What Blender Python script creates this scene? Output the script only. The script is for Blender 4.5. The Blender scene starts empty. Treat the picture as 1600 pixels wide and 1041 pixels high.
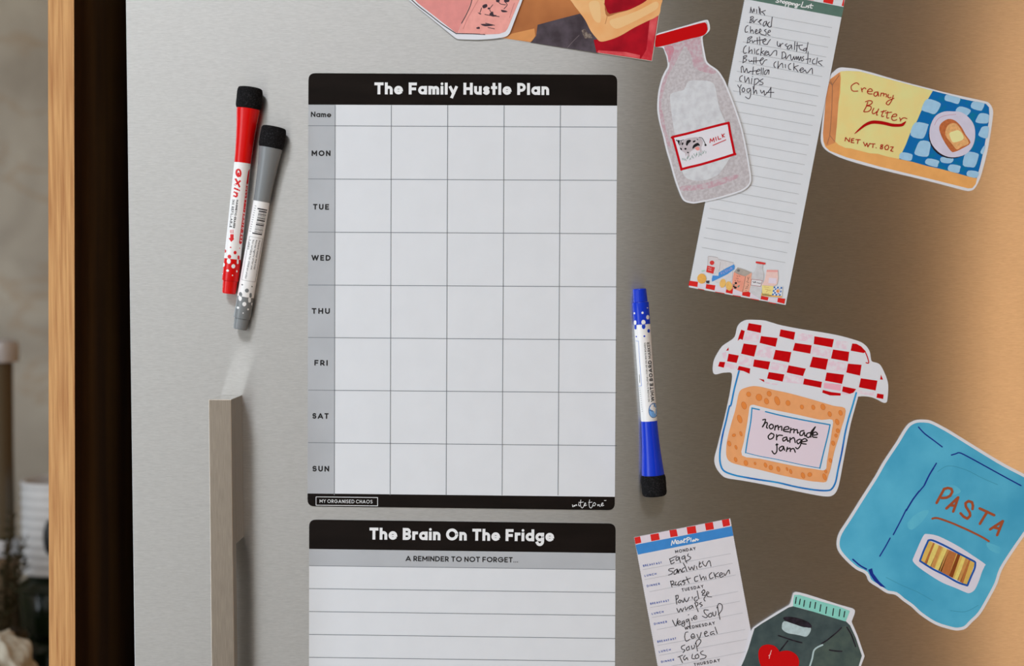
import bpy, bmesh, math, random
from mathutils import Vector, Matrix
from mathutils.geometry import tessellate_polygon

# ------------------------------------------------------------------ camera, world, lights, exposure
F = 1933.0; D = 1.16; ZC = 1.50; PITCH = math.radians(2.2)
scene = bpy.context.scene
cam_data = bpy.data.cameras.new('camera')
cam = bpy.data.objects.new('camera', cam_data); scene.collection.objects.link(cam)
cam.location = (0, -D, ZC); cam.rotation_euler = (math.radians(90) - PITCH, 0, 0)
cam_data.sensor_width = 36.0; cam_data.lens = 36.0 * F / 1600.0
cam_data.clip_start = 0.05
cam_data.dof.use_dof = True; cam_data.dof.focus_distance = D; cam_data.dof.aperture_fstop = 1.9
scene.camera = cam

world = bpy.data.worlds.new('world'); scene.world = world; world.use_nodes = True
world.node_tree.nodes['Background'].inputs[0].default_value = (0.80, 0.88, 1.0, 1)
world.node_tree.nodes['Background'].inputs[1].default_value = 0.6

def area(name, loc, rot, sx, sy, power, col):
    l = bpy.data.lights.new(name, 'AREA'); l.shape = 'RECTANGLE'; l.size = sx; l.size_y = sy
    l.energy = power; l.color = col
    o = bpy.data.objects.new(name, l); scene.collection.objects.link(o)
    o.location = loc; o.rotation_euler = [math.radians(a) for a in rot]
    return o
# daylight of the left-hand window, and the ceiling panel lamp above the standing place
area('window_daylight', (-2.05, -1.65, 1.30), (0, -90, 0), 2.0, 1.4, 39.5, (0.88, 0.97, 1.06))
area('ceiling_lamp_light', (-0.57, -1.35, 2.70), (0, 0, 0), 1.6, 0.35, 16.2, (0.96, 0.985, 1.03))

scene.view_settings.view_transform = 'Standard'; scene.view_settings.look = 'None'
scene.view_settings.gamma = 1.0; scene.view_settings.use_curve_mapping = False
scene.view_settings.exposure = 0.0
scene.cycles.blur_glossy = 0.1
KALB = 1.22      # printed colour -> albedo

# ------------------------------------------------------------------ helpers
cp, sp = math.cos(PITCH), math.sin(PITCH)
def P(px, py, d=0.0):
    """photograph pixel -> point on the plane d metres in front of the door face"""
    x = (px - 800.0) / F; y = (520.5 - py) / F
    t = (D - d) / (cp + y * sp)
    return Vector((x * t, -d, ZC + t * (y * cp - sp)))
SPX = D / F
col = scene.collection

def lin(c):
    c = c / 255.0
    return c / 12.92 if c <= 0.04045 else ((c + 0.055) / 1.055) ** 2.4
MATS = {}
def nd(nt, t, **kw):
    n = nt.nodes.new(t)
    for k, v in kw.items(): setattr(n, k, v)
    return n
def mat(name, rgb=(200, 200, 200), rough=0.5, spec=0.12, metal=0.0, noise=0.0, nscale=60.0, stretch=(1, 1, 1),
        rgb2=None, bump=0.0, bscale=400.0, coat=0.0, raw=False, detail=3.0, lo=0.35, hi=0.65, aniso=0.0, emit=0.0, alpha=1.0, trans=0.0):
    if name in MATS: return MATS[name]
    m = bpy.data.materials.new(name); m.use_nodes = True; nt = m.node_tree
    b = nt.nodes['Principled BSDF']
    k = 1.0 if raw else KALB
    c1 = [min(0.93, lin(v) * k) for v in rgb] + [1]
    b.inputs['Base Color'].default_value = c1
    b.inputs['Roughness'].default_value = rough; b.inputs['Metallic'].default_value = metal
    b.inputs['Specular IOR Level'].default_value = spec
    b.inputs['Coat Weight'].default_value = coat; b.inputs['Coat Roughness'].default_value = 0.08
    b.inputs['Transmission Weight'].default_value = trans
    tc = nd(nt, 'ShaderNodeTexCoord'); mp = nd(nt, 'ShaderNodeMapping')
    mp.inputs['Scale'].default_value = stretch
    nt.links.new(tc.outputs['Object'], mp.inputs[0])
    if noise > 0 or rgb2:
        n = nd(nt, 'ShaderNodeTexNoise'); n.inputs['Scale'].default_value = nscale; n.inputs['Detail'].default_value = detail
        nt.links.new(mp.outputs[0], n.inputs['Vector'])
        mr = nd(nt, 'ShaderNodeMapRange'); mr.inputs[1].default_value = lo; mr.inputs[2].default_value = hi
        nt.links.new(n.outputs[0], mr.inputs[0])
        mx = nd(nt, 'ShaderNodeMix'); mx.data_type = 'RGBA'
        if rgb2: c2 = [min(0.93, lin(v) * k) for v in rgb2] + [1]; ca = c1
        else:
            c2 = [min(0.95, v * (1 + noise)) for v in c1[:3]] + [1]; ca = [v * (1 - noise) for v in c1[:3]] + [1]
        mx.inputs[6].default_value = ca; mx.inputs[7].default_value = c2
        nt.links.new(mr.outputs[0], mx.inputs[0]); nt.links.new(mx.outputs[2], b.inputs['Base Color'])
    if bump > 0:
        n2 = nd(nt, 'ShaderNodeTexNoise'); n2.inputs['Scale'].default_value = bscale; n2.inputs['Detail'].default_value = 2.0
        nt.links.new(mp.outputs[0], n2.inputs['Vector'])
        bp = nd(nt, 'ShaderNodeBump'); bp.inputs['Strength'].default_value = bump; bp.inputs['Distance'].default_value = 0.001
        nt.links.new(n2.outputs[0], bp.inputs['Height']); nt.links.new(bp.outputs[0], b.inputs['Normal'])
    if aniso > 0:
        tg = nd(nt, 'ShaderNodeTangent', direction_type='RADIAL', axis='Z')
        b.inputs['Anisotropic'].default_value = aniso; b.inputs['Anisotropic Rotation'].default_value = .25
        nt.links.new(tg.outputs[0], b.inputs['Tangent'])
    MATS[name] = m; return m
def ink(r, g, b_, noise=0.0, ns=900.0):
    return mat('ink_%d_%d_%d%s' % (r, g, b_, '_n' if noise else ''), (r, g, b_), 0.5, 0.2, noise=noise, nscale=ns)

def link(name, verts, faces, m, parent=None, origin=None, smooth=False, kind=None):
    o0 = Vector(origin) if origin is not None else Vector((0, 0, 0))
    me = bpy.data.meshes.new(name)
    me.from_pydata([tuple(Vector(v) - o0) for v in verts], [], faces); me.update()
    if smooth:
        for p in me.polygons: p.use_smooth = True
    me.materials.append(m)
    o = bpy.data.objects.new(name, me); col.objects.link(o)
    if parent is not None: o.parent = parent
    else: o.location = o0
    if kind: o['kind'] = kind
    return o
def tag(o, label, cat, group=None):
    o['label'] = label; o['category'] = cat
    if group: o['group'] = group
    return o
def empty(name, loc, label, cat, group=None):
    o = bpy.data.objects.new(name, None); col.objects.link(o); o.location = loc
    o.empty_display_size = 0.02
    return tag(o, label, cat, group)

def catmull(pts, closed=False, k=5):
    n = len(pts)
    if n < 3: return list(pts)
    out = []
    rng = n if closed else n - 1
    for i in range(rng):
        if closed: p0, p1, p2, p3 = pts[(i-1) % n], pts[i], pts[(i+1) % n], pts[(i+2) % n]
        else: p0, p1, p2, p3 = pts[max(i-1, 0)], pts[i], pts[i+1], pts[min(i+2, n-1)]
        for j in range(k):
            t = j / k; t2 = t*t; t3 = t2*t
            out.append(tuple(0.5*((2*p1[a]) + (-p0[a]+p2[a])*t + (2*p0[a]-5*p1[a]+4*p2[a]-p3[a])*t2 + (-p0[a]+3*p1[a]-3*p2[a]+p3[a])*t3) for a in (0, 1)))
    if not closed: out.append(tuple(pts[-1]))
    return out
def T(x0, y0, k, s):
    """strokes/outlines noted in an enlarged crop: 'x,y x,y; x,y ...' -> photo pixels"""
    res = []
    for st in s.replace('\n', ' ').split(';'):
        st = st.strip()
        if not st: continue
        res.append([(x0 + float(a.split(',')[0]) / k, y0 + float(a.split(',')[1]) / k) for a in st.split()])
    return res
def ell(cx, cy, rx, ry, n=16, rot=0.0):
    c, s = math.cos(rot), math.sin(rot)
    return [(cx + rx*math.cos(a)*c - ry*math.sin(a)*s, cy + rx*math.cos(a)*s + ry*math.sin(a)*c)
            for a in [2*math.pi*i/n for i in range(n)]]
def inset(pts, w):
    n = len(pts); ar = sum(pts[i][0]*pts[(i+1) % n][1] - pts[(i+1) % n][0]*pts[i][1] for i in range(n))
    sg = 1 if ar > 0 else -1; out = []
    for i in range(n):
        a, b, c = pts[i-1], pts[i], pts[(i+1) % n]
        e1 = (b[0]-a[0], b[1]-a[1]); e2 = (c[0]-b[0], c[1]-b[1])
        l1 = math.hypot(*e1) or 1; l2 = math.hypot(*e2) or 1
        n1 = (-e1[1]/l1*sg, e1[0]/l1*sg); n2 = (-e2[1]/l2*sg, e2[0]/l2*sg)
        nx, ny = n1[0]+n2[0], n1[1]+n2[1]; L = math.hypot(nx, ny) or 1; nx /= L; ny /= L
        cs = max(0.5, nx*n1[0] + ny*n1[1])
        out.append((b[0] + nx*w/cs, b[1] + ny*w/cs))
    return out
def rounded(pts, r, n=5, which=None):
    out = []; N = len(pts)
    for i, p in enumerate(pts):
        if which is not None and i not in which: out.append(p); continue
        a, c = pts[i-1], pts[(i+1) % N]
        def tow(q):
            l = math.hypot(q[0]-p[0], q[1]-p[1]); return (p[0] + (q[0]-p[0])/l*r, p[1] + (q[1]-p[1])/l*r)
        s, e = tow(a), tow(c)
        for j in range(n+1):
            t = j/n; out.append(((1-t)**2*s[0] + 2*t*(1-t)*p[0] + t*t*e[0], (1-t)**2*s[1] + 2*t*(1-t)*p[1] + t*t*e[1]))
    return out

def lerp(a, b, t): return (a[0]+(b[0]-a[0])*t, a[1]+(b[1]-a[1])*t)
class Thin(list): wf = .62
def ribbon(pts, w, cap='round', si=0):
    """a pen stroke of width w: list of (polygon, tiny step in height so that overlaps never share a plane)"""
    q = [pts[0]]
    for p in pts[1:]:
        if math.hypot(p[0]-q[-1][0], p[1]-q[-1][1]) > .02: q.append(p)
    base = (si % 5) * 10
    if len(q) == 1: return [(ell(q[0][0], q[0][1], w/2, w/2, 8), base)]
    n = len(q); out = []; ds = []
    for i in range(n-1):
        dx, dy = q[i+1][0]-q[i][0], q[i+1][1]-q[i][1]; l = math.hypot(dx, dy); ds.append((dx/l, dy/l))
    h = w/2; ext0 = [0]*n; ext1 = [0]*n
    for i in range(n):
        if i in (0, n-1):
            if cap == 'square': ext0[i] = ext1[i] = h
            elif cap == 'round' and w > .8: out.append((ell(q[i][0], q[i][1], h, h, 10), base+5+i % 5))
            continue
        cs = ds[i-1][0]*ds[i][0] + ds[i-1][1]*ds[i][1]
        if cs > .998: continue
        if cap != 'round' and abs(cs) < .35: ext0[i] = ext1[i] = h
        else: out.append((ell(q[i][0], q[i][1], h, h, 10 if w > 1.2 else 6), base+5+i % 5))
    for i in range(n-1):
        (x0, y0), (x1, y1), (dx, dy) = q[i], q[i+1], ds[i]
        a0, a1 = ext0[i], ext1[i+1]
        x0 -= dx*a0; y0 -= dy*a0; x1 += dx*a1; y1 += dy*a1
        out.append(([(x0-dy*h, y0+dx*h), (x0+dy*h, y0-dx*h), (x1+dy*h, y1-dx*h), (x1-dy*h, y1+dx*h)], base+i % 5))
    return out

class Print:
    """a thing lying on the door face; parts are laid out in photo pixels on its own plane"""
    def __init__(s, name, label, cat, cx, cy, base=lambda x, y: 0.0, surf=None, group=None):
        s.base = base; s.surf = surf; s.e = empty(name, P(cx, cy, base(cx, cy)), label, cat, group)
        s.o = s.e.location.copy(); s.layer = 0.0
    def pt(s, p, h):
        if s.surf: return s.surf(p[0], p[1], h)
        return P(p[0], p[1], s.base(p[0], p[1]) + h)
    def plate(s, name, pts, t, m, parent=None):
        n = len(pts); V = [s.pt(p, t) for p in pts] + [s.pt(p, 0.00002) for p in pts]; Fc = []
        for tri in tessellate_polygon([[Vector((p[0], p[1], 0)) for p in pts]]):
            Fc.append(list(tri)); Fc.append([i+n for i in tri][::-1])
        for i in range(n): Fc.append([i, (i+1) % n, (i+1) % n + n, i+n])
        o = s.fix(link(name, V, Fc, m, parent or s.e, s.o)); s.layer = t + 0.00005
        return o
    def fix(s, o):
        bm = bmesh.new(); bm.from_mesh(o.data); bmesh.ops.recalc_face_normals(bm, faces=bm.faces); bm.to_mesh(o.data); bm.free()
        return o
    def flat(s, name, polys, m, up=0.00005, label=None):
        V = []; Fc = []
        for pi_, pts in enumerate(polys):
            st_ = (pi_ % 8)*3e-6
            b = len(V); V += [s.pt(p, s.layer + st_) for p in pts]
            tris = tessellate_polygon([[Vector((p[0], p[1], 0)) for p in pts]])
            if s.surf:                       # round surface: refine the print so that it follows the barrel
                bm = bmesh.new(); vs = [bm.verts.new((p[0], p[1], 0)) for p in pts]
                for t_ in tris:
                    try: bm.faces.new([vs[i] for i in t_])
                    except ValueError: pass
                for _ in range(2):
                    es = [e_ for e_ in bm.edges if e_.calc_length() > 1.3]
                    if es: bmesh.ops.subdivide_edges(bm, edges=es, cuts=1); bmesh.ops.triangulate(bm, faces=bm.faces)
                del V[b:]; bm.verts.index_update()
                pts = [(v.co.x, v.co.y) for v in bm.verts]; V += [s.pt(p, s.layer) for p in pts]
                tris = [[v.index for v in f_.verts] for f_ in bm.faces]; bm.free()
            for tri in tris:
                a, c, d = [Vector((pts[i][0], pts[i][1])) for i in tri]
                cr = (c-a).x*(d-a).y - (c-a).y*(d-a).x
                tri = tri if cr < 0 else tri[::-1]
                Fc.append([i+b for i in tri])
        o = link(name, V, Fc, m, s.e, s.o); s.layer += up
        if label: o['label'] = label
        return o
    def lines(s, name, strokes, w, m, smooth=True, cap='round', up=0.00006, label=None, closed=False, split=False):
        if split:
            for st in strokes: o = s.lines(name, [st], w, m, smooth, cap, 0, label, closed)
            s.layer += up; return o
        V = []; Fc = []
        for si, st in enumerate(strokes):
            if closed: st = catmull(st, True) if smooth else list(st); st = st + [st[0]]
            elif smooth: st = catmull(st, False, 4)
            wf = getattr(strokes[si], 'wf', 1.0)
            if s.surf:
                st = [lerp(st[i], st[i+1], j/n_) for i in range(len(st)-1) for n_ in [max(1, int(math.hypot(st[i+1][0]-st[i][0], st[i+1][1]-st[i][1])/1.3))] for j in range(n_)] + [st[-1]]
            for poly, lv in ribbon(st, w*wf, cap, si):
                a, c, d = [Vector(p) for p in poly[:3]]
                if (c-a).x*(d-a).y - (c-a).y*(d-a).x > 0: poly = poly[::-1]
                b = len(V); V += [s.pt(p, s.layer + lv*1e-6) for p in poly]; Fc.append(list(range(b, len(V))))
        o = link(name, V, Fc, m, s.e, s.o); s.layer += up
        if label: o['label'] = label
        return o

# ------------------------------------------------------------------ a geometric single-stroke alphabet
def glyph(ch, w):
    b = w/2; X = .72-b; C = 1-b; DD = -.30+b; r = (X-b)/2; m = (X+b)/2; R = (C-b)/2; M = (C+b)/2
    def A(cx, cy, rx, ry, a, e, n=14):
        return [(cx+rx*math.cos(math.radians(a+(e-a)*i/n)), cy+ry*math.sin(math.radians(a+(e-a)*i/n))) for i in range(n+1)]
    def O(cx, cy, rx, ry): return A(cx, cy, rx, ry, 0, 370, 22)
    q = (C-M)/2; lo = (M-b)/2
    G = {
     'A': ([[(0, b), (.36, C), (.72, b)], [(.14, .30), (.58, .30)]], .72),
     'B': ([[(0, M), (.26, M)] , [(0, b), (0, C), (.24, C)] + A(.24, C-q, q, q, 90, -90) + [(0, M)], [(.26, M)] + A(.26, M-lo, lo, lo, 90, -90) + [(0, b)]], .26+lo),
     'C': ([A(R, M, R, R, 45, 315, 18)], R*1.72), 'D': ([[(0, b), (0, C), (.22, C)] + A(.22, M, R, R, 90, -90) + [(0, b), (0, b+.1)]], .22+R),
     'E': ([[(.42, C), (0, C), (0, b), (.42, b)], [(0, M), (.36, M)]], .42), 'F': ([[(.42, C), (0, C), (0, b)], [(0, M-.03), (.36, M-.03)]], .42),
     'G': ([A(R, M, R, R, 45, 360, 20) + [(R*1.1, M)]], R*2), 'H': ([[(0, b), (0, C)], [(.52, b), (.52, C)], [(0, M), (.52, M)]], .52),
     'I': ([[(0, b), (0, C)]], 0), 'J': ([[(.3, C), (.3, .28)] + A(.12, .28, .18, .28-b, 0, -140)], .3),
     'K': ([[(0, b), (0, C)], [(.48, C), (.03, M-.03), (.5, b)]], .5), 'L': ([[(0, C), (0, b), (.4, b)]], .4),
     'M': ([[(0, b), (0, C), (.36, .32), (.72, C), (.72, b)]], .72), 'N': ([[(0, b), (0, C), (.55, b), (.55, C)]], .55),
     'O': ([O(R, M, R, R)], R*2), 'P': ([[(0, b), (0, C), (.2, C)] + A(.2, C-.27+.02, .25, .25, 90, -90) + [(0, C-.5)]], .45),
     'Q': ([O(R, M, R, R), [(R, .3), (R*2, b-.04)]], R*2), 'R': ([[(0, b), (0, C), (.2, C)] + A(.2, C-.25, .25, .25, 90, -90) + [(0, C-.5)], [(.2, C-.5), (.46, b)]], .46),
     'S': ([A(.24, C-.22, .23, .22, 40, 250, 12)+A(.24, b+.22, .24, .23, 80, -145, 12)], .48), 'T': ([[(0, C), (.5, C)], [(.25, C), (.25, b)]], .5),
     'U': ([[(0, C), (0, .3+b)] + A(.26, .26+b, .26, .26, 180, 360) + [(.52, C)]], .52), 'V': ([[(0, C), (.34, b), (.68, C)]], .68),
     'W': ([[(0, C), (.25, b), (.5, C), (.75, b), (1., C)]], 1.), 'X': ([[(0, b), (.55, C)], [(0, C), (.55, b)]], .55),
     'Y': ([[(0, C), (.3, M), (.6, C)], [(.3, M), (.3, b)]], .6), 'Z': ([[(0, C), (.5, C), (0, b), (.52, b)]], .52),
     'a': ([O(r, m, r, r), [(2*r, X), (2*r, b)]], 2*r), 'b': ([O(r, m, r, r), [(0, C), (0, b)]], 2*r), 'c': ([A(r, m, r, r, 50, 310)], r*1.7),
     'd': ([O(r, m, r, r), [(2*r, C), (2*r, b)]], 2*r), 'e': ([A(r, m, r, r, 0, 312, 18), Thin([(.02, m-.01), (2*r+w*.12, m-.01)])], 2*r),
     'f': ([[(.08, b), (.08, C-.2)] + A(.28, C-.2, .2, .2, 180, 95, 6), [(-.06, X), (.26, X)]], .26), 'g': ([O(r, m, r, r), [(2*r, X), (2*r, .02)] + A(r, .02, r, r+.06, 0, -150, 10)], 2*r),
     'h': ([[(0, b), (0, C)], [(0, m)] + A(.2, X-.2, .2, .2, 170, 0, 8) + [(.4, b)]], .4), 'i': ([[(0, b), (0, X)], [(0, C+.02)]], 0),
     'j': ([[(0, DD), (0, X)], [(0, C)]], 0), 'k': ([[(0, b), (0, C)], [(.34, X), (.02, m-.05), (.38, b)]], .38), 'l': ([[(0, b), (0, C)]], 0),
     'm': ([[(0, b), (0, X)], [(0, m)] + A(.16, X-.16, .16, .16, 170, 0, 8) + [(.32, b)], [(.32, m)] + A(.48, X-.16, .16, .16, 170, 0, 8) + [(.64, b)]], .64),
     'n': ([[(0, b), (0, X)], [(0, m)] + A(.19, X-.19, .19, .19, 170, 0, 8) + [(.38, b)]], .38), 'o': ([O(r, m, r, r)], 2*r),
     'p': ([O(r, m, r, r), [(0, X), (0, DD)]], 2*r), 'q': ([O(r, m, r, r), [(2*r, X), (2*r, DD)]], 2*r), 'r': ([[(0, b), (0, X)], [(0, m)] + A(.2, X-.2, .2, .2, 170, 80, 5)], .22),
     's': ([A(.15, X-.13, .14, .13, 35, 250, 10)+A(.15, b+.13, .15, .14, 80, -145, 10)], .3), 't': ([[(.12, C), (.12, b)], [(0, X), (.26, X)]], .25),
     'u': ([[(0, X), (0, .2+b)] + A(.19, .19+b, .19, .19, 180, 360, 8) + [(.38, X)], [(.38, .2), (.38, b)]], .38), 'v': ([[(0, X), (.23, b), (.46, X)]], .46),
     'w': ([[(0, X), (.17, b), (.34, X), (.51, b), (.68, X)]], .68), 'x': ([[(0, b), (.38, X)], [(0, X), (.38, b)]], .38),
     'y': ([[(0, X), (.23, b)], [(.46, X), (.13, DD)]], .46), 'z': ([[(0, X), (.34, X), (0, b), (.36, b)]], .36),
     '0': ([O(.24, M, .24, R)], .48), '1': ([[(0, C-.15), (.16, C), (.16, b)]], .16), '2': ([A(.23, C-.24, .23, .24, 160, -40, 10) + [(0, b), (.46, b)]], .46),
     '3': ([A(.2, C-.22, .21, .22, 150, -80, 10)+A(.2, b+.24, .24, .26, 80, -150, 10)], .42), '5': ([[(.4, C), (.06, C), (.02, M)] + A(.2, b+.26, .24, .27, 120, -140, 10)], .44),
     '6': ([O(.23, b+.25, .23, .25), [(.03, b+.32), (.28, C)]], .46), '7': ([[(0, C), (.45, C), (.15, b)]], .45),
     '8': ([O(.22, C-.22, .19, .21), O(.22, b+.25, .23, .25)], .45), '9': ([O(.23, C-.25, .23, .25), [(.43, C-.32), (.18, b)]], .46), '4': ([[(.35, b), (.35, C), (0, .28), (.5, .28)]], .5),
     '.': ([[(0, b)]], 0), '-': ([[(0, .38), (.22, .38)]], .22), '/': ([[(0, b-.1), (.3, C+.05)]], .3), '&': ([O(.2, C-.18, .14, .17), O(.2, b+.22, .2, .22), [(.25, .4), (.5, b)]], .5),
    }
    return G.get(ch, ([], .2))
def text(s, x0, y0, x1, y1, cap, w=.18, gap=.13, shear=0.0, space=.34):
    """strokes of the line s whose baseline runs from (x0,y0) to (x1,y1)"""
    items = []; x = w/2
    for ch in s:
        if ch == ' ': x += space; continue
        st, wd = glyph(ch, w); items.append((x, st)); x += wd + w + gap
    W = x - gap - w/2
    L = math.hypot(x1-x0, y1-y0); u = ((x1-x0)/L, (y1-y0)/L); v = (u[1], -u[0]); k = L / W
    out = []
    for (ox, st) in items:
        for pl in st:
            out.append(type(pl)([(x0 + u[0]*(ox+a+shear*c)*k + v[0]*c*cap, y0 + u[1]*(ox+a+shear*c)*k + v[1]*c*cap) for a, c in pl]))
    return out, w*cap

# ------------------------------------------------------------------ solids
def box_vf(x0, x1, y0, y1, z0, z1):
    V = [(x, y, z) for x in (x0, x1) for y in (y0, y1) for z in (z0, z1)]
    return V, [[0, 1, 3, 2], [4, 6, 7, 5], [0, 4, 5, 1], [2, 3, 7, 6], [0, 2, 6, 4], [1, 5, 7, 3]]
def box(name, b, m, parent=None, bevel=0.0, kind=None, seg=2):
    V, Fc = box_vf(*b)
    c = Vector(((b[0]+b[1])/2, (b[2]+b[3])/2, b[4]))
    if parent is not None: c = parent.matrix_world.translation if False else Vector(parent.location)
    o = link(name, V, Fc, m, parent, c, kind=kind)
    bm = bmesh.new(); bm.from_mesh(o.data)
    if bevel > 0: bmesh.ops.bevel(bm, geom=bm.edges[:], offset=bevel, segments=seg, affect='EDGES', profile=0.5)
    bmesh.ops.recalc_face_normals(bm, faces=bm.faces); bm.to_mesh(o.data); bm.free()
    return o
def lathe(name, A_, B_, prof, m, parent, origin, seg=40, wob=0.0, smooth=True, sub=False, rnd=None):
    """surface turned round the axis A_->B_; prof = [(distance along, radius)] in metres"""
    A_ = Vector(A_); ax = (Vector(B_)-A_).normalized()
    u = ax.orthogonal().normalized(); v = ax.cross(u); V = []; Fc = []
    for (a, r_) in prof:
        for j in range(seg):
            t = 2*math.pi*j/seg; rr = r_ * (1 + (rnd.uniform(-wob, wob) if rnd and r_ > 1e-5 else 0))
            V.append(A_ + ax*a + (u*math.cos(t) + v*math.sin(t))*rr)
    for i in range(len(prof)-1):
        for j in range(seg): Fc.append([i*seg+j, i*seg+(j+1) % seg, (i+1)*seg+(j+1) % seg, (i+1)*seg+j])
    Fc.append(list(range(seg))[::-1]); Fc.append(list(range((len(prof)-1)*seg, len(prof)*seg)))
    o = link(name, V, Fc, m, parent, origin, smooth)
    bm = bmesh.new(); bm.from_mesh(o.data); bmesh.ops.recalc_face_normals(bm, faces=bm.faces)
    for e in bm.edges:
        if len(e.link_faces) == 2 and e.calc_face_angle(0) > 0.7: e.smooth = False
    bm.to_mesh(o.data); bm.free()
    return o

# ------------------------------------------------------------------ the room (mostly behind the camera)
paint = mat('warm_white_paint', (214, 210, 203), 0.8, 0.2, raw=True)
oakfloor = mat('oak_floor', (190, 184, 176), 0.5, 0.4, raw=True, rgb2=(178, 172, 164), nscale=6, stretch=(1, 12, 1))
def slab(name, b, m): return box(name, b, m, kind='structure')
XL, XR, YB, YF, ZT = -2.1, 2.3, -2.7, 0.80, 2.75
slab('floor', (XL-.1, XR+.1, YB-.1, YF+.1, -0.1, 0), oakfloor)
slab('ceiling', (XL-.1, XR+.1, YB-.1, YF+.1, ZT, ZT+.1), paint)
slab('wall_front', (XL-.1, XR+.1, YF, YF+.1, 0, ZT), paint)
slab('wall_back', (XL-.1, XR+.1, YB-.1, YB, 0, ZT), paint)
slab('wall_right', (XR, XR+.1, YB, YF, 0, ZT), paint)
WY0, WY1, WZ0, WZ1 = -2.40, -0.90, 0.25, 2.35
V = []; Fc = []
for b in ((XL-.1, XL, YB, WY0, 0, ZT), (XL-.1, XL, WY1, YF, 0, ZT), (XL-.1, XL, WY0, WY1, 0, WZ0), (XL-.1, XL, WY0, WY1, WZ1, ZT)):
    v, f = box_vf(*b); k = len(V); V += v; Fc += [[i+k for i in g] for g in f]
link('wall_left', V, Fc, paint, kind='structure')
V = []; Fc = []
for b in ((XL-.08, XL+.02, WY0, WY0+.05, WZ0, WZ1), (XL-.08, XL+.02, WY1-.05, WY1, WZ0, WZ1), (XL-.08, XL+.02, WY0, WY1, WZ0, WZ0+.05),
          (XL-.08, XL+.02, WY0, WY1, WZ1-.05, WZ1), (XL-.07, XL, (WY0+WY1)/2-.02, (WY0+WY1)/2+.02, WZ0, WZ1)):
    v, f = box_vf(*b); k = len(V); V += v; Fc += [[i+k for i in g] for g in f]
link('window_1', V, Fc, mat('window_white', (225, 225, 222), 0.4, raw=True), kind='structure')

darkwood = mat('dark_walnut', (62, 46, 33), 0.45, 0.3, raw=True, rgb2=(44, 32, 23), nscale=5, stretch=(8, 8, .6))
# far side of the kitchen, behind the camera: dark tall units and a light oak unit at the right
def cupboard(name, x0, x1, y0, y1, z1, m, label):
    e = empty(name, ((x0+x1)/2, (y0+y1)/2, 0), label, 'cupboard')
    box('carcass', (x0, x1, y0, y1-.02, 0, z1), m, e)
    n = max(1, round((x1-x0)/.55))
    for i in range(n):
        a = x0 + (x1-x0)*i/n; b_ = x0 + (x1-x0)*(i+1)/n
        box('cupboard_door', (a+.003, b_-.003, y1-.018, y1, .1, z1-.01), m, e, .002)
    return e

# ------------------------------------------------------------------ splashback, worktop, cabinet left of the fridge
marble = mat('marble', (158, 150, 134), 0.35, 0.4, raw=True)
nt = marble.node_tree; bs = nt.nodes['Principled BSDF']
tc = nd(nt, 'ShaderNodeTexCoord'); n1 = nd(nt, 'ShaderNodeTexNoise'); n1.inputs['Scale'].default_value = 5.5; n1.inputs['Detail'].default_value = 5
n1.inputs['Distortion'].default_value = .6
n2 = nd(nt, 'ShaderNodeTexNoise'); n2.inputs['Scale'].default_value = 2.2; n2.inputs['Detail'].default_value = 6; n2.inputs['Distortion'].default_value = 3.8
r1 = nd(nt, 'ShaderNodeValToRGB'); r2 = nd(nt, 'ShaderNodeValToRGB'); mx = nd(nt, 'ShaderNodeMix'); mx.data_type = 'RGBA'
r1.color_ramp.elements[0].position = .35; r1.color_ramp.elements[0].color = (lin(136), lin(124), lin(105), 1)
r1.color_ramp.elements[1].position = .65; r1.color_ramp.elements[1].color = (lin(168), lin(158), lin(139), 1)
e = r2.color_ramp.elements; e[0].position = .475; e[0].color = (0, 0, 0, 1); e[1].position = .5; e[1].color = (1, 1, 1, 1)
e2 = r2.color_ramp.elements.new(.525); e2.color = (0, 0, 0, 1)
nt.links.new(tc.outputs['Object'], n1.inputs['Vector']); nt.links.new(tc.outputs['Object'], n2.inputs['Vector'])
nt.links.new(n1.outputs[0], r1.inputs[0]); nt.links.new(n2.outputs[0], r2.inputs[0])
ml = nd(nt, 'ShaderNodeMath', operation='MULTIPLY'); ml.inputs[1].default_value = .42
nt.links.new(r2.outputs[0], ml.inputs[0]); nt.links.new(ml.outputs[0], mx.inputs[0])
nt.links.new(r1.outputs[0], mx.inputs[6]); mx.inputs[7].default_value = (lin(140), lin(106), lin(56), 1)
nt.links.new(mx.outputs[2], bs.inputs['Base Color'])

BD = 0.42                                   # how far behind the door face the things on the worktop stand
zc_top = P(40, 1075, -BD).z
xpan0, xpan1 = P(76, 520, 0.0).x, P(116, 520, 0.0).x
o = box('splashback', (XL+.01, xpan0-.014, YF-.022, YF-.002, zc_top, 2.2), marble, bevel=.001)
tag(o, 'beige marble splashback with golden veins behind the worktop at left', 'splashback')
oak = mat('oak', (212, 162, 104), 0.45, 0.3, raw=True, rgb2=(176, 121, 70), nscale=85, stretch=(4, 4, .13), detail=7, lo=.36, hi=.68)
o = box('worktop', (XL+.01, xpan0-.014, .06, YF-.024, zc_top-.03, zc_top), mat('worktop_stone', (96, 88, 78), .3, .4, raw=True), bevel=.003)
tag(o, 'dark stone worktop running under the splashback beside the oak panel', 'worktop')
e = empty('base_cabinet', (XL/2+xpan0/2, .4, 0), 'base cabinet under the stone worktop left of the oak panel', 'cabinet')
box('carcass', (XL+.01, xpan0-.034, .10, YF-.01, .1, zc_top-.031), darkwood, e)
for i in range(3):
    w_ = (xpan0-.037-XL-.01)/3
    box('cabinet_door', (XL+.013+i*w_, XL+.007+(i+1)*w_, .08, .098, .11, zc_top-.036), oak, e, .002)

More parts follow.
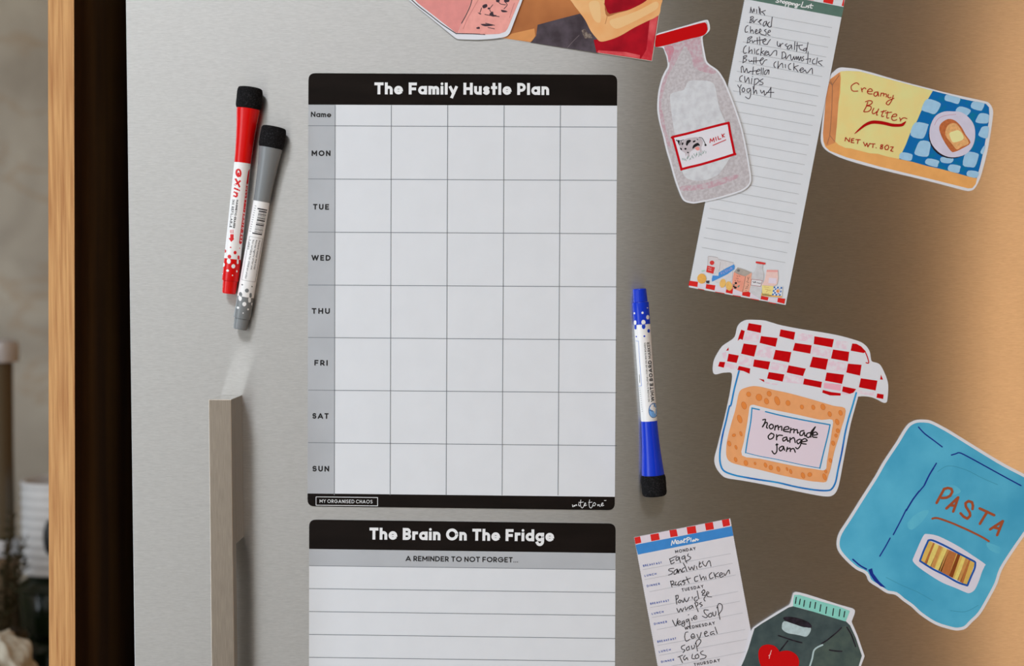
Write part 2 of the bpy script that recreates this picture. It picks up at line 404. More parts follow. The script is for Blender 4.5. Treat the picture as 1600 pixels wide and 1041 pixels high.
# oak end panel of the fridge housing: its front edge is what the photograph shows
def board(name, q, y0, y1, m, parent=None, origin=None):
    V = [(x, y, z) for y in (y0, y1) for (x, z) in q]
    return link(name, V, [[0, 1, 2, 3], [7, 6, 5, 4], [0, 4, 5, 1], [1, 5, 6, 2], [2, 6, 7, 3], [3, 7, 4, 0]], m, parent, origin)
def edge_x(px0, px1, z, d=0.0):            # x at height z on the line through (px0, top) and (px1, bottom)
    a, b = P(px0, 0, d), P(px1, 1041, d); return a.x + (b.x-a.x)*(z-a.z)/(b.z-a.z)
hz = 2.45
hous = empty('fridge_housing', (xpan0, .4, 0), 'tall oak end panel with a pale lipping, between splashback and fridge', 'panel')
LQ = lambda a0, a1, b0, b1: [(edge_x(a0, a1, 0), 0), (edge_x(b0, b1, 0), 0), (edge_x(b0, b1, hz), hz), (edge_x(a0, a1, hz), hz)]
board('oak_edge', LQ(75, 76.5, 115.3, 117.3), 0.0, 0.0015, oak, hous, hous.location)
board('end_panel', LQ(75.6, 77.1, 107, 109), 0.0017, YF-.003, oak, hous, hous.location)
gap_shade = mat('gap_shade_brown', (88, 58, 28), .7, .15, raw=True, rgb2=(60, 38, 22), nscale=30, stretch=(1, 1, .1))  # shade of the gap painted in: darker brown on the panel's inner face
board('shaded_inner_face', LQ(107.3, 109.3, 114.8, 116.8), 0.0017, YF-.003, gap_shade, hous, hous.location)
V, Fc = box_vf(xpan1+.002, 1.10, .02, YF-.003, 2.30, 2.34)
link('top_panel', V, Fc, oak, hous, hous.location)
V, Fc = box_vf(1.06, 1.10, .02, YF-.003, 0, 2.298)
link('far_panel', V, Fc, oak, hous, hous.location)

# ------------------------------------------------------------------ the fridge
steel = mat('brushed_steel', (182, 180, 175), 0.335, .5, 1.0, raw=True, aniso=1.0)
nt = steel.node_tree; bs = nt.nodes['Principled BSDF']
tc = nd(nt, 'ShaderNodeTexCoord'); mp = nd(nt, 'ShaderNodeMapping'); mp.inputs['Scale'].default_value = (190, 190, 2400)
g = nd(nt, 'ShaderNodeTexNoise'); g.inputs['Scale'].default_value = 1.0; g.inputs['Detail'].default_value = 3
mr = nd(nt, 'ShaderNodeMapRange'); mr.inputs[1].default_value = .3; mr.inputs[2].default_value = .7; mr.inputs[3].default_value = .90; mr.inputs[4].default_value = 1.07
mx = nd(nt, 'ShaderNodeMix'); mx.data_type = 'RGBA'; mx.blend_type = 'MULTIPLY'; mx.inputs[0].default_value = 1
mx.inputs[6].default_value = (lin(200), lin(200), lin(199), 1)
nt.links.new(tc.outputs['Object'], mp.inputs[0]); nt.links.new(mp.outputs[0], g.inputs['Vector']); nt.links.new(g.outputs[0], mr.inputs[0])
nt.links.new(mr.outputs[0], mx.inputs[7]); nt.links.new(mx.outputs[2], bs.inputs['Base Color'])
bp = nd(nt, 'ShaderNodeBump'); bp.inputs['Strength'].default_value = .10; bp.inputs['Distance'].default_value = .0002
nt.links.new(g.outputs[0], bp.inputs['Height']); nt.links.new(bp.outputs[0], bs.inputs['Normal'])
steel_v = mat('handle_steel', (166, 155, 143), 0.28, .5, 1.0, raw=True, noise=.10, nscale=1.0, stretch=(1400, 1400, 60))
rubber = mat('dark_gasket', (30, 28, 27), .7, .2, raw=True)

fr = empty('refrigerator', (0.25, .35, 0), 'brushed stainless steel fridge door covered in magnets, with a vertical bar handle', 'refrigerator')
fo = fr.location
dz0, dz1 = 0.62, 2.26
dr = 0.98
q = [(edge_x(196.3, 210.3, dz0), dz0), (dr, dz0), (dr, dz1), (edge_x(196.3, 210.3, dz1), dz1)]
door = board('fridge_door', q, 0.0, 0.062, steel, fr, fo)
bm = bmesh.new(); bm.from_mesh(door.data)
bmesh.ops.bevel(bm, geom=bm.edges[:], offset=.0007, segments=2, affect='EDGES', profile=.5)
bmesh.ops.recalc_face_normals(bm, faces=bm.faces); bm.to_mesh(door.data); bm.free()
xl = edge_x(196.3, 210.3, 1.5)
q2 = [(xl+.012, .05), (dr, .05), (dr, .60), (xl+.012, .60)]
fz = board('freezer_drawer', q2, 0.0, 0.062, steel, fr, fo)
V, Fc = box_vf(xl+.025, dr-.01, .0625, .075, .06, 2.24); link('door_gasket', V, Fc, rubber, fr, fo)
V, Fc = box_vf(xl+.016, dr, .0755, YF-.06, .02, 2.27); link('cabinet_body', V, Fc, mat('fridge_grey', (70, 69, 68), .5, .3, raw=True), fr, fo)

# bar handle
HD = 0.045; TH = 0.013
def hb(a_top, a_bot, d):                   # x of a line drawn at depth d
    A_, B_ = P(a_top, 625, d), P(a_bot, 1041, d)
    return lambda z: A_.x + (B_.x-A_.x)*(z-A_.z)/(B_.z-A_.z)
zt = P(340, 624.6, HD).z; zb = 0.78
L1, L2 = hb(326, 330.6, HD), hb(361.2, 366.2, HD)
qh = lambda z0, z1: [(L1(z0), z0), (L2(z0), z0), (L2(z1), z1), (L1(z1), z1)]
polish = mat('polished_steel_end', (215, 214, 210), 0.05, .5, 1.0, raw=True)
def shine_top(o):
    o.data.materials.append(polish)
    for p in o.data.polygons:
        if p.normal.z > .95: p.material_index = 1
def bevel(o, w, s=2):
    bm = bmesh.new(); bm.from_mesh(o.data); bmesh.ops.recalc_face_normals(bm, faces=bm.faces)
    bmesh.ops.bevel(bm, geom=bm.edges[:], offset=w, segments=s, affect='EDGES', profile=.5); bm.to_mesh(o.data); bm.free()
o = board('handle_bar', qh(zb, zt), -HD, -HD+TH, steel_v, door); o.location = (0, 0, 0); o.parent = door
for v in o.data.vertices: v.co -= fo
bevel(o, .0003); shine_top(o)
zn = P(372, 850, HD-TH).z
for (a, b, nm) in ((zn, zt, 'handle_post'), (zb, zb+(zt-zn), 'handle_post')):
    o = board(nm, qh(a, b), -HD+TH+.0001, -.0001, steel_v, door); o.parent = door
    for v in o.data.vertices: v.co -= fo
    bevel(o, .0003); shine_top(o)

# ------------------------------------------------------------------ the two planner boards
WHITE = mat('board_white', (209, 213, 218), .32, .35, noise=.012, nscale=35)
BLACK = mat('board_black', (21, 16, 14), .16, .12, noise=.25, nscale=12, stretch=(1, 1, 5), bump=.03, bscale=25)
GREY = mat('board_grey', (170, 174, 179), .32, .35, noise=.03, nscale=30)
LINE = ink(118, 124, 130); TXTW = mat('lettering_white', (222, 224, 228), .4, .3); TXTB = mat('lettering_black', (22, 20, 22), .4, .3)
k = Print('weekly_planner', 'large white weekly planner board with black header reading The Family Hustle Plan', 'planner', 722, 455)
out = rounded([(482, 114.2), (964.5, 116.8), (960.6, 797.5), (480.4, 791.3)], 11)
k.plate('board', out, .0007, WHITE)
k.flat('header_band', [rounded([(482, 114.2), (964.5, 116.8), (964.2, 165.2), (481.7, 163.6)], 11, which=(0, 1))], BLACK, label='black header band')
k.flat('footer_band', [rounded([(480.5, 771.2), (960.7, 776.6), (960.6, 797.5), (480.4, 791.3)], 11, which=(2, 3))], BLACK, label='black footer band')
k.flat('day_column', [[(481.7, 163.6), (523.7, 163.8), (522.3, 771.8), (480.5, 771.3)]], GREY, label='grey column of weekday names')
gl = []
for a, b in ((523.7, 522.3), (611.4, 609.5), (699.5, 697), (787.6, 784.4), (875.6, 871.8)):
    gl.append([(a, 164.3), (b, 774)])
for a, b in ((196.5, 198.7), (279.7, 282), (362.8, 365.3), (445.5, 448.3), (527.5, 531.3), (609.8, 613.8), (691.8, 696.7)):
    gl.append([(481.5, a), (963.6, b)])
k.lines('grid_lines', gl, .95, LINE, False, 'none')
s_, w = text('The Family Hustle Plan', 584.9, 147.4, 858, 148.5, 18.6, .24, .10, space=.36); k.lines('title_lettering', s_, w, TXTW, False, 'square')
dl = []
s_, w = text('Name', 485.6, 182.8, 517.5, 183.4, 8.4, .2, .10); k.lines('row_lettering', s_, w, TXTB, False, 'square', up=0)
for t_, x0, x1, y in (('MON', 486.8, 516.3, 243.7), ('TUE', 489, 514, 327.5), ('WED', 486.5, 516.5, 407.2), ('THU', 486.8, 515.5, 490.3), ('FRI', 491, 512, 571.3), ('SAT', 488, 513.3, 654.3), ('SUN', 488, 514.3, 736.8)):
    s_, w = text(t_, x0, y, x1, y+.3, 8.7, .22, .24); k.lines('weekday_lettering', s_, w, TXTB, False, 'square', up=0)

k.lines('footer_frame', [[(493.8, 776.6), (590, 777.7), (590, 790.7), (493.8, 789.6)]], .9, TXTW, False, 'none', up=0, closed=True)
s_, w = text('MY ORGANISED CHAOS', 499.5, 785.9, 582, 786.9, 5.4, .125, .22, space=.25); k.lines('footer_lettering', s_, w, TXTW, False, 'square', up=0)
k.lines('script_lettering', T(880, 770, 17.78, '''255,335 268,395 290,370 310,350 312,380 328,372 335,345 352,350 362,330 378,365; 430,305 428,345 445,375 465,360; 490,205 478,300 490,385 525,425 560,400 572,370;
 430,270 500,272 560,262; 570,355 600,340 628,300 605,285 588,330 600,370 650,345; 735,200 718,300 730,390 765,428 800,400 815,360; 705,272 750,272 800,262; 860,275 825,325 835,362 870,365 900,320 885,285 858,278;
 955,330 965,370 985,335 1005,335 1008,372 1035,385; 1050,350 1090,330 1108,295 1082,288 1058,340 1080,372 1130,350; 1142,215 1165,222 1192,215'''), .85, TXTW, True)

k = Print('reminder_board', 'white ruled reminder board with black header reading The Brain On The Fridge', 'notice board', 722, 1000)
out = rounded([(483, 812), (962, 818.3), (960, 1196), (482.6, 1190)], 11)
k.plate('board', out, .0007, WHITE)
k.flat('header_band', [rounded([(483, 812), (962, 818.3), (961.8, 864.6), (483, 858)], 11, which=(0, 1))], BLACK, label='black header band')
k.flat('subtitle_band', [[(483, 858), (961.8, 864.6), (961.5, 890.2), (483, 884.2)]], GREY, label='grey subtitle band')
k.lines('ruled_lines', [[(483, 884.2+35.8*i), (961.3, 890.4+35.9*i)] for i in range(0, 9)], .95, LINE, False, 'none')
s_, w = text('The Brain On The Fridge', 577.2, 843.3, 865.6, 846.4, 18.6, .24, .10, space=.36); k.lines('title_lettering', s_, w, TXTW, False, 'square')
s_, w = text('A REMINDER TO NOT FORGET...', 633.7, 877, 809.5, 879.3, 8.2, .19, .12, space=.3); k.lines('subtitle_lettering', s_, w, TXTB, False, 'square')

# ------------------------------------------------------------------ butter magnet (lies under the edge of the shopping list)
c = lambda s: T(1270, 90, 4.733, s)
CARD = mat('card_white', (213, 216, 223), .42, .3)
k = Print('butter_magnet', 'yellow butter block magnet with blue checks and a plate of toast', 'magnet', 1418, 200)
out = catmull(c('150,108 195,75 260,76 330,85 450,115 620,165 850,225 1030,270 1250,318 1305,338 1333,390 1330,450 1318,540 1290,700 1245,870 1215,940 1190,975 1160,986 1110,980 850,912 500,828 250,757 130,705 80,665 62,620 62,560 80,380 108,200 135,125')[0], True, 3)
k.plate('card', out, .0006, CARD)
k.flat('butter_base_print', c('195,110 250,100 600,175 885,250 1215,890 1205,935 1180,965 1150,968 850,893 500,808 250,738 125,690 92,660 78,620 75,560 100,260 128,160'), mat('butter_ochre', (229, 165, 98), .5, .1, noise=.05, nscale=90))
k.flat('butter_side_print', c('195,112 130,160 100,260 75,560 82,620 100,655 165,630 178,500 195,260 205,150'), mat('butter_side', (203, 136, 88), .5, .1, noise=.07, nscale=80), up=0)
k.flat('butter_face_print', c('203,102 260,98 345,102 600,170 888,246 850,310 800,400 770,470 720,560 690,640 638,750 560,735 480,712 420,708 350,690 280,672 240,668 190,645 165,620 178,500 190,330 203,260 207,150'), mat('butter_yellow', (218, 214, 146), .5, .1, rgb2=(224, 206, 136), nscale=45))
k.flat('blue_checks_print', c('888,246 1000,275 1100,305 1280,342 1303,368 1305,420 1300,480 1265,680 1240,790 1213,892 1150,880 1090,862 1000,838 930,820 850,803 740,772 638,750 690,640 720,560 770,470 800,400 850,310'), mat('butter_blue', (14, 104, 172), .5, .1, rgb2=(10, 120, 150), nscale=140, lo=.5, hi=.75))
lb = [inset(catmull(p, True, 3), 0.3) for p in c('''985,275 1040,285 1090,300 1085,330 1070,345 1020,330 975,315; 1185,325 1262,335 1270,350 1258,380 1240,395 1170,372; 845,305 935,330 944,360 905,418 855,408 808,392 805,370;
 1085,360 1155,378 1168,402 1120,440 1055,400; 1240,410 1300,420 1303,455 1288,488 1205,480 1215,440; 755,480 850,490 853,510 830,580 800,602 722,575; 1255,510 1300,510 1300,560 1285,600 1225,578 1235,540;
 795,615 868,625 865,690 845,735 755,718 762,670; 1262,655 1278,650 1260,715 1238,700; 1135,700 1220,708 1225,740 1200,808 1165,812 1108,795; 655,700 730,712 738,735 720,765 640,745; 850,745 932,762 928,790 915,812 832,785;
 950,735 1040,745 1020,782 950,775; 1015,790 1090,800 1090,825 1075,855 1000,835; 1150,835 1225,845 1212,890 1140,875''')]
k.flat('light_check_print', lb, mat('butter_lightblue', (154, 196, 226), .5, .1, noise=.04, nscale=150))
k.flat('plate_shadow_print', [ell(*c('1028,575')[0][0], 36.3, 36.3, 28)], ink(28, 26, 40), up=.00003)
k.flat('plate_print', [catmull(c('1035,398 1100,405 1160,450 1195,510 1200,590 1180,660 1130,715 1050,738 980,728 920,690 875,630 862,560 875,490 910,430 970,400')[0], True, 3)], mat('plate_lilac', (203, 200, 219), .5, .1, noise=.03, nscale=120), up=.00003)
k.lines('plate_rim_print', c('900,500 925,455 975,430 1060,420'), .8, ink(190, 150, 170), up=0)
k.flat('toast_print', [catmull(c('935,530 950,485 1000,455 1050,465 1095,508 1130,570 1166,630 1110,670 1050,697 1020,690 965,610')[0], True, 3)], mat('toast_brown', (184, 105, 62), .5, .1, noise=.12, nscale=400), up=.00003)
k.flat('crumb_print', [catmull(c('1000,500 1050,485 1080,510 1110,560 1155,632 1100,660 1065,680 1030,640 980,570')[0], True, 3)], mat('toast_crumb', (220, 168, 112), .5, .1, noise=.1, nscale=500), up=.00003)
k.flat('butter_pat_print', [catmull(c('1010,560 1040,545 1080,538 1112,575 1108,608 1042,628 1020,600')[0], True, 3)], ink(240, 222, 160), up=.00003)
RED = mat('print_red', (170, 8, 14), .5, .1)
k.flat('swash_print', [catmull(T(1300, 110, 7.438, '258,740 300,690 380,620 460,585 540,585 620,598 700,618 790,622 830,605 860,590 845,625 810,652 700,654 600,632 500,620 440,628 380,655 310,706')[0], True, 3)], RED, up=0)
k.lines('name_lettering', T(1300, 110, 7.438, '''312,165 295,148 270,148 228,175 222,205 235,235 265,243 300,240; 340,205 346,225 350,250; 342,228 368,207 382,205 392,215; 412,245 465,243 462,222 445,213 422,225 410,250 425,272 465,274;
 528,252 498,255 485,280 500,300 522,290 532,258; 534,250 540,300; 572,262 562,300; 570,272 598,265 600,298; 602,275 632,277 630,310; 655,280 648,308 668,320 688,312; 712,290 695,345 660,398 638,395 630,380 655,352 720,325;
 415,370 395,425 368,475; 388,365 430,352 462,358 465,378 440,400 405,412 448,418 452,450 420,478 370,482; 485,440 466,485 480,505 508,490 525,475; 542,448 520,495 518,520 530,518; 600,468 578,520 582,538 600,532; 570,482 632,468; 648,478 636,535 640,555 660,552; 620,495 692,486; 
 695,540 745,532 748,510 715,512 692,545 700,575 725,582 752,572; 785,550 795,575 795,590; 795,578 820,556 845,552 870,562'''), 1.3, RED)
k.lines('weight_lettering', T(1300, 110, 7.438, '''150,820 158,780 200,830 207,785; 228,795 222,838; 228,795 255,793; 225,815 250,815; 222,838 255,842; 275,805 328,806; 303,805 295,850; 365,835 385,880 405,845 415,890 440,848; 445,853 500,855; 478,855 472,897; 511,899 514,901;
 590,867 570,865 565,880 588,895 585,912 562,912 562,895 585,883 590,867; 640,868 612,888 618,920 645,922 660,895 652,872 636,868; 680,890 712,890 680,935 708,942'''), 1.25, RED, False, up=0)
k.lines('carton_fold_print', c('130,170 145,205 140,380 130,520 125,575 105,640; 125,575 160,620; 145,200 195,130; 120,180 145,205'), .5, ink(130, 105, 90), False)

# ------------------------------------------------------------------ shopping list pad
def sbase(x, y): return .00005 + max(0, (x-1076)/215.0)*.00065
k = Print('shopping_list', 'long narrow shopping list with handwriting and grocery drawings at its foot', 'notepad', 1200, 240, sbase)
PAPER = mat('paper_white', (209, 214, 220), .6, .08, noise=.012, nscale=60)
def deckle(a, b, nrm, amp=.75, per=3.3):
    L = math.hypot(b[0]-a[0], b[1]-a[1]); n = int(L/per); r = []
    for i in range(n):
        for t, h in ((.1, 0), (.5, amp), (.9, 0)):
            p = lerp(a, b, (i+t)/n); r.append((p[0]+nrm[0]*h, p[1]+nrm[1]*h))
    return r
TLp, TRp, BRp, BLp = (1172.3, -48), (1329.3, -48), (1227.6, 476.7), (1076, 448.9)
out = [TLp, TRp, BRp, BLp] + deckle(BLp, TLp, (1, .2))
k.plate('sheets', out, .0006, PAPER)
u_ = lambda x, y: (x, y)
k.flat('header_band', [[(1168.5, -28), (1325.2, -28), (1318.5, 11), (1261, 0), (1230, -6), (1169, -18)], [(1168.9, -18), (1230, -6), (1261, 0), (1318.5, 11), (1315, 27), (1240, 12.9), (1172.8, 0), (1167.5, -1)]][1:], mat('pad_green', (88, 116, 106), .6, .08, noise=.05, nscale=120), label='green title band')
k.flat('red_check', [[(1171+i*31.3-9, -30+i*5.9), (1186.5+i*31.3-9, -27+i*5.9), (1184+i*31.3-9, -14+i*5.9), (1168.8+i*31.3-9, -17+i*5.9)] for i in range(0)] +
       T(1220, 0, 11.57, '480,-10 600,8 597,12 560,6 480,-5; 775,-40 955,-10 938,78 768,42; 1130,-10 1150,-10 1135,112 1100,105; 130,-150 310,-120 295,-40 115,-75'), mat('check_red', (208, 38, 34), .55, .2), up=0)
k.lines('title_lettering', T(1140, 0, 6.505, '''510,-5 490,-12 480,0 498,12 492,24 470,20; 520,-10 515,25; 516,14 530,8 536,30; 552,12 540,22 550,34 563,24 556,12; 575,18 566,62; 575,20 592,20 590,38 574,38; 606,22 596,70; 606,24 622,26 620,44 604,42; 634,30 632,48; 645,32 642,52; 646,38 660,36 660,54; 690,40 672,42 672,58 686,56 692,42 682,78 664,72 715,44;
 745,20 735,50 728,70 772,74; 782,58 780,74; 805,58 790,62 806,72 796,80; 830,40 822,78 838,82; 812,52 848,58''')
        , 1.5, TXTW, True)
k.lines('ruled_lines', [[(1169.6-3.04*i, 19.5+15.3*i), (1300-3.04*i, 43.3+15.3*i)] for i in range(25)], .6, ink(165, 170, 174), False, 'none')
A = lambda s: T(1140, 0, 11.57, s)
C = lambda s: T(1140, 80, 11.57, s)
B = lambda s: T(1200, 60, 11.57, s)
INK = mat('pen_ink', (52, 48, 58), .5, .08)
hw = A('''385,128 372,228; 384,150 412,228 440,155 446,215; 487,170 490,238; 528,120 535,180 538,242; 548,150 560,256; 648,188 575,214; 580,216 612,238 635,272;
 388,305 362,415; 372,312 415,298 430,322 388,358 408,378 400,398 362,414; 425,355 435,410 465,368 500,350; 512,395 555,378 578,352 550,362 532,398 568,440; 668,385 625,398 605,450 622,475 655,430 668,390 672,440 690,468; 725,398 692,428 700,480 735,490 755,455; 770,308 758,400 752,482;
 335,462 300,478 278,535 288,582 325,572; 375,482 378,592; 380,575 405,538 422,560 432,600; 455,580 495,562 488,532 465,556 475,605 530,592; 532,590 568,560 552,522 535,565 560,612 640,640; 662,530 628,552 662,585 655,638; 690,590 738,570 725,545 695,570 692,625 730,640;
 335,682 316,780; 325,690 390,660 402,678 352,712 378,735 350,765 318,775; 402,725 420,772 448,735; 498,680 502,792; 540,665 548,806; 445,742 640,712; 598,765 660,722 635,700 598,745 620,798 678,800; 680,803 700,760 738,712;
 300,825 262,860 248,930 268,970 302,952; 355,845 345,962; 348,945 400,898 405,968; 450,880 455,968; 530,890 492,915 488,975 528,972; 575,865 560,1002; 622,918 575,948 600,965 632,1000; 632,965 685,948 665,922 635,960 655,998 700,985; 700,930 715,998 740,1000 800,925 840,912 852,930 845,1002''')
hw += B('''168,55 165,110 180,138 200,145 220,100; 215,92 222,160; 225,130 255,92 275,95; 345,98 308,120 350,155 345,188; 425,118 375,130 350,180 378,195 415,150 425,130 432,195; 485,58 476,206; 528,75 516,236; 505,132 625,120; 560,130 565,175 595,205 635,215; 700,175 650,190 640,220 668,222 705,180; 722,72 705,170 688,264;
 258,252 250,362; 248,252 290,245 320,285 305,345 252,362; 322,300 326,372 370,315 402,295; 408,300 415,375 438,388 468,322; 465,325 482,385 510,325 522,385 548,325 562,400 592,330 600,400; 645,325 620,350 648,385 612,410; 725,240 714,456; 682,380 768,365; 770,368 756,430; 842,370 805,400 808,455 852,460; 892,350 872,470; 982,400 905,425 940,460 975,492;
 142,420 108,455 110,510 135,525; 185,415 176,545; 178,540 220,475 258,452 268,532; 312,470 314,532; 410,452 370,490 378,552 412,562; 465,448 466,575; 548,490 478,520 510,560 542,602; 565,578 638,560 620,530 578,565 592,610 640,602; 640,600 668,570 690,615 715,620 770,555 798,545 802,640''')
hw += C('''252,92 240,216; 246,98 300,76 308,98 262,128 308,150 290,178 240,206; 345,160 362,192 402,168; 440,108 434,222; 478,108 478,216; 372,186 560,168; 548,176 608,142 595,118 552,165 560,215 588,242 630,170 675,155;
 208,292 212,385; 205,300 235,270 265,382 305,312 322,375 342,388 375,358; 428,285 414,422; 350,372 500,350; 478,372 548,350 530,325 485,362 490,412 540,402; 576,300 568,420; 610,302 600,426; 705,338 645,350 628,412 655,418 695,350 712,345 706,416;
 232,440 188,468 182,530 215,546; 272,455 282,560 320,500 342,480 354,582; 402,490 390,588; 412,455 416,458; 452,500 445,600 438,690; 450,512 500,495 532,540 460,608; 602,500 545,540 602,572 590,602 538,602;
 145,612 162,640 185,668; 212,608 184,675 190,786; 245,662 222,700 242,736 270,720 268,680 242,660; 378,672 318,685 314,730 345,745 378,690 378,800 345,860 285,825; 425,638 438,776; 438,765 475,702 492,772; 555,702 582,760 622,712 630,796 665,765 705,725 748,652; 746,652 740,832; 665,745 800,745''')
k.lines('handwriting', hw, 1.05, INK, True)
S = lambda s: T(1080, 390, 10, s)
k.flat('tablecloth_red_print', S('-25,488 107,505 97,585 -42,562; 235,540 378,560 365,637 225,608; 548,625 655,612 645,692 540,672; 800,660 930,660 915,742 795,717; 1095,725 1210,748 1195,797 1085,777; 1355,755 1470,770 1455,848 1343,820; 105,608 205,628 200,636 110,618; 375,658 520,682 520,692 378,668; 650,710 775,730 772,742 650,720; 925,762 1060,787 1060,797 925,772; 1210,820 1325,842 1325,854 1210,830'), mat('check_red', (208, 38, 34), .55, .2), up=0)
k.flat('tablecloth_pale_print', S('107,505 240,530 225,605 97,585; 378,560 548,590 540,670 365,635; 655,615 810,650 795,715 645,690; 930,640 1095,700 1085,775 915,742; 1210,750 1355,765 1345,820 1195,795'), ink(214, 207, 219))
k.flat('flour_bag_print', S('425,155 660,205 650,300 640,480 560,540 395,520 330,470 400,380; 265,105 415,128 455,190 440,330 370,380 240,365 258,250'), mat('sketch_pale', (205, 203, 206), .6, .08, noise=.03, nscale=400))
k.lines('sketch_outline', S('265,105 340,112 415,130; 455,195 445,290 430,345; 425,155 540,180 660,208; 258,250 262,110; 520,340 500,300'), .5, ink(160, 150, 152), up=0)
k.flat('red_label_print', [ell(*S('325,207')[0][0], 3.6, 3.5)] + S('250,250 372,278 345,380 233,350'), mat('sketch_red', (206, 58, 56), .6, .2), up=0)
k.flat('blue_banner_print', S('430,360 540,295 668,232 682,262 675,305 570,385 440,450 325,502 322,460 335,405 425,412'), mat('sketch_blue', (72, 140, 208), .6, .2))
s_, w = text('FLOUR', 1127.5, 429.5, 1145, 420.5, 3.6, .16, .18); k.lines('banner_lettering', s_, w, ink(170, 160, 212), False, up=0)
s_, w = text('Oat', 1106.5, 419.3, 1111.5, 420.4, 2.2, .18, .14); s2, w = text('milk', 1106.5, 422.6, 1111.5, 423.6, 2.2, .18, .14); k.lines('label_lettering', s_+s2, w, ink(230, 180, 180), False, up=0)
k.flat('orange_print', [ell(*S('165,455')[0][0], 7.1, 7.9, 18)], mat('sketch_orange', (232, 172, 88), .6, .08, noise=.06, nscale=500))
k.flat('leaf_print', S('160,325 205,318 215,335 165,345'), ink(170, 208, 196), up=0)
k.flat('olive_print', S('232,490 285,485 280,530 235,525'), ink(60, 58, 68), up=0)
k.flat('carton_front_print', S('665,352 845,418 820,540 800,668 690,625 630,598'), mat('sketch_salmon', (226, 152, 132), .6, .08, noise=.05, nscale=500), up=0)
k.flat('carton_side_print', S('845,418 947,362 930,560 922,642 880,660 800,668 820,540'), mat('sketch_peach', (221, 164, 142), .6, .08, noise=.05, nscale=500), up=0)
k.flat('carton_top_print', S('665,352 725,280 830,312 947,360 845,420 740,390'), mat('sketch_taupe', (168, 160, 152), .6, .08, noise=.06, nscale=500))
k.flat('lemon_print', [ell(*S('492,528')[0][0], 4.8, 7.1, 16, .2), ell(*S('590,570')[0][0], 5, 7.4, 16, -.2)], mat('sketch_lemon', (226, 180, 104), .6, .08, noise=.07, nscale=600), up=0)
k.flat('carton_cap_print', [ell(*S('738,328')[0][0], 2.3, 2)], ink(110, 110, 112), up=0)
k.lines('carton_marks', S('710,405 730,425; 740,410 765,425; 700,450 740,455; 680,480 700,500; 725,475 735,510 770,500; 880,430 890,470; 905,430 880,500; 860,500 900,520; 880,540 895,560 860,590; 840,610 890,600; 845,645 870,640; 848,420 825,560 800,665'), .55, ink(120, 84, 78), up=0)
k.flat('berry_print', [ell(*S('698,525')[0][0], 1.9, 1.7), ell(*S('690,595')[0][0], 2.3, 1.8), ell(*S('665,575')[0][0], 1.4, 1.4)], ink(32, 30, 36), up=0)
k.flat('leaf_print', [ell(*S('740,575')[0][0], 2.4, 1.2, rot=-.8), ell(*S('668,548')[0][0], 1.6, 1)], ink(112, 138, 120), up=0)
k.flat('milk_bottle_print', S('1030,225 1118,232 1112,310 1135,380 1125,500 1085,775 905,665 930,560 945,400 1000,320'), mat('sketch_milk', (196, 197, 201), .6, .08, noise=.05, nscale=300), up=.00003)
k.flat('bottle_cap_print', S('1010,185 1080,192 1162,208 1155,235 1080,228 1008,212'), mat('sketch_red', (206, 58, 56)), up=0)
k.flat('bottle_label_print', S('942,465 1112,485 1085,577 930,556'), ink(214, 214, 219))
k.lines('bottle_label_frame', S('942,465 1112,485 1085,577 930,556'), .6, ink(150, 70, 80), False, closed=True, up=0)
k.lines('bottle_label_marks', S('965,500 985,520 1000,500 1010,520; 1030,520 1055,525; 1060,530 1085,528'), 1.0, ink(90, 86, 92), up=0)
k.flat('pink_bag_print', S('1180,315 1352,320 1360,460 1340,545 1290,572 1105,556 1150,470'), mat('sketch_pink', (226, 194, 188), .6, .08, noise=.03, nscale=300), up=.00003)
k.flat('pink_bag_top_print', S('1180,318 1352,322 1355,352 1178,348'), ink(224, 160, 156), up=0)
k.flat('pink_bag_label_print', S('1215,440 1335,450 1325,535 1205,525'), ink(218, 208, 222), up=0)
k.flat('butter_base_print', S('1098,680 1260,715 1420,728 1415,748 1250,738 1092,720'), ink(232, 174, 96), up=0)
k.flat('yellow_box_print', S('1105,558 1292,573 1262,725 1110,716'), mat('sketch_yellow', (229, 211, 140), .6, .08, noise=.03, nscale=300))
k.lines('yellow_box_marks', S('1135,585 1175,590 1215,592; 1150,620 1200,625; 1170,668 1200,640 1245,640; 1145,690 1215,692'), .5, ink(190, 140, 90), up=0)
k.flat('blue_box_print', S('1295,572 1428,580 1418,726 1262,714'), ink(212, 218, 230))
bl = []
for i in range(5):
    for j in range(5):
        if (i+j) % 2: continue
        x = 1290 + i*27 - j*6; y = 577 + j*28 + i*2
        bl += S('%g,%g %g,%g %g,%g %g,%g' % (x, y, x+25, y+2, x+20, y+29, x-5, y+27))
k.flat('blue_check_print', bl, ink(44, 104, 178))
k.flat('plate_print', [ell(*S('1355,648')[0][0], 3.6, 3.6)], ink(226, 216, 214)); k.flat('toast_print', [ell(*S('1355,648')[0][0], 2.4, 2.6, 12, .5)], ink(214, 120, 58))
k.flat('butter_pat_print', [ell(*S('1360,645')[0][0], 1, 1.1, 8)], ink(240, 216, 150))

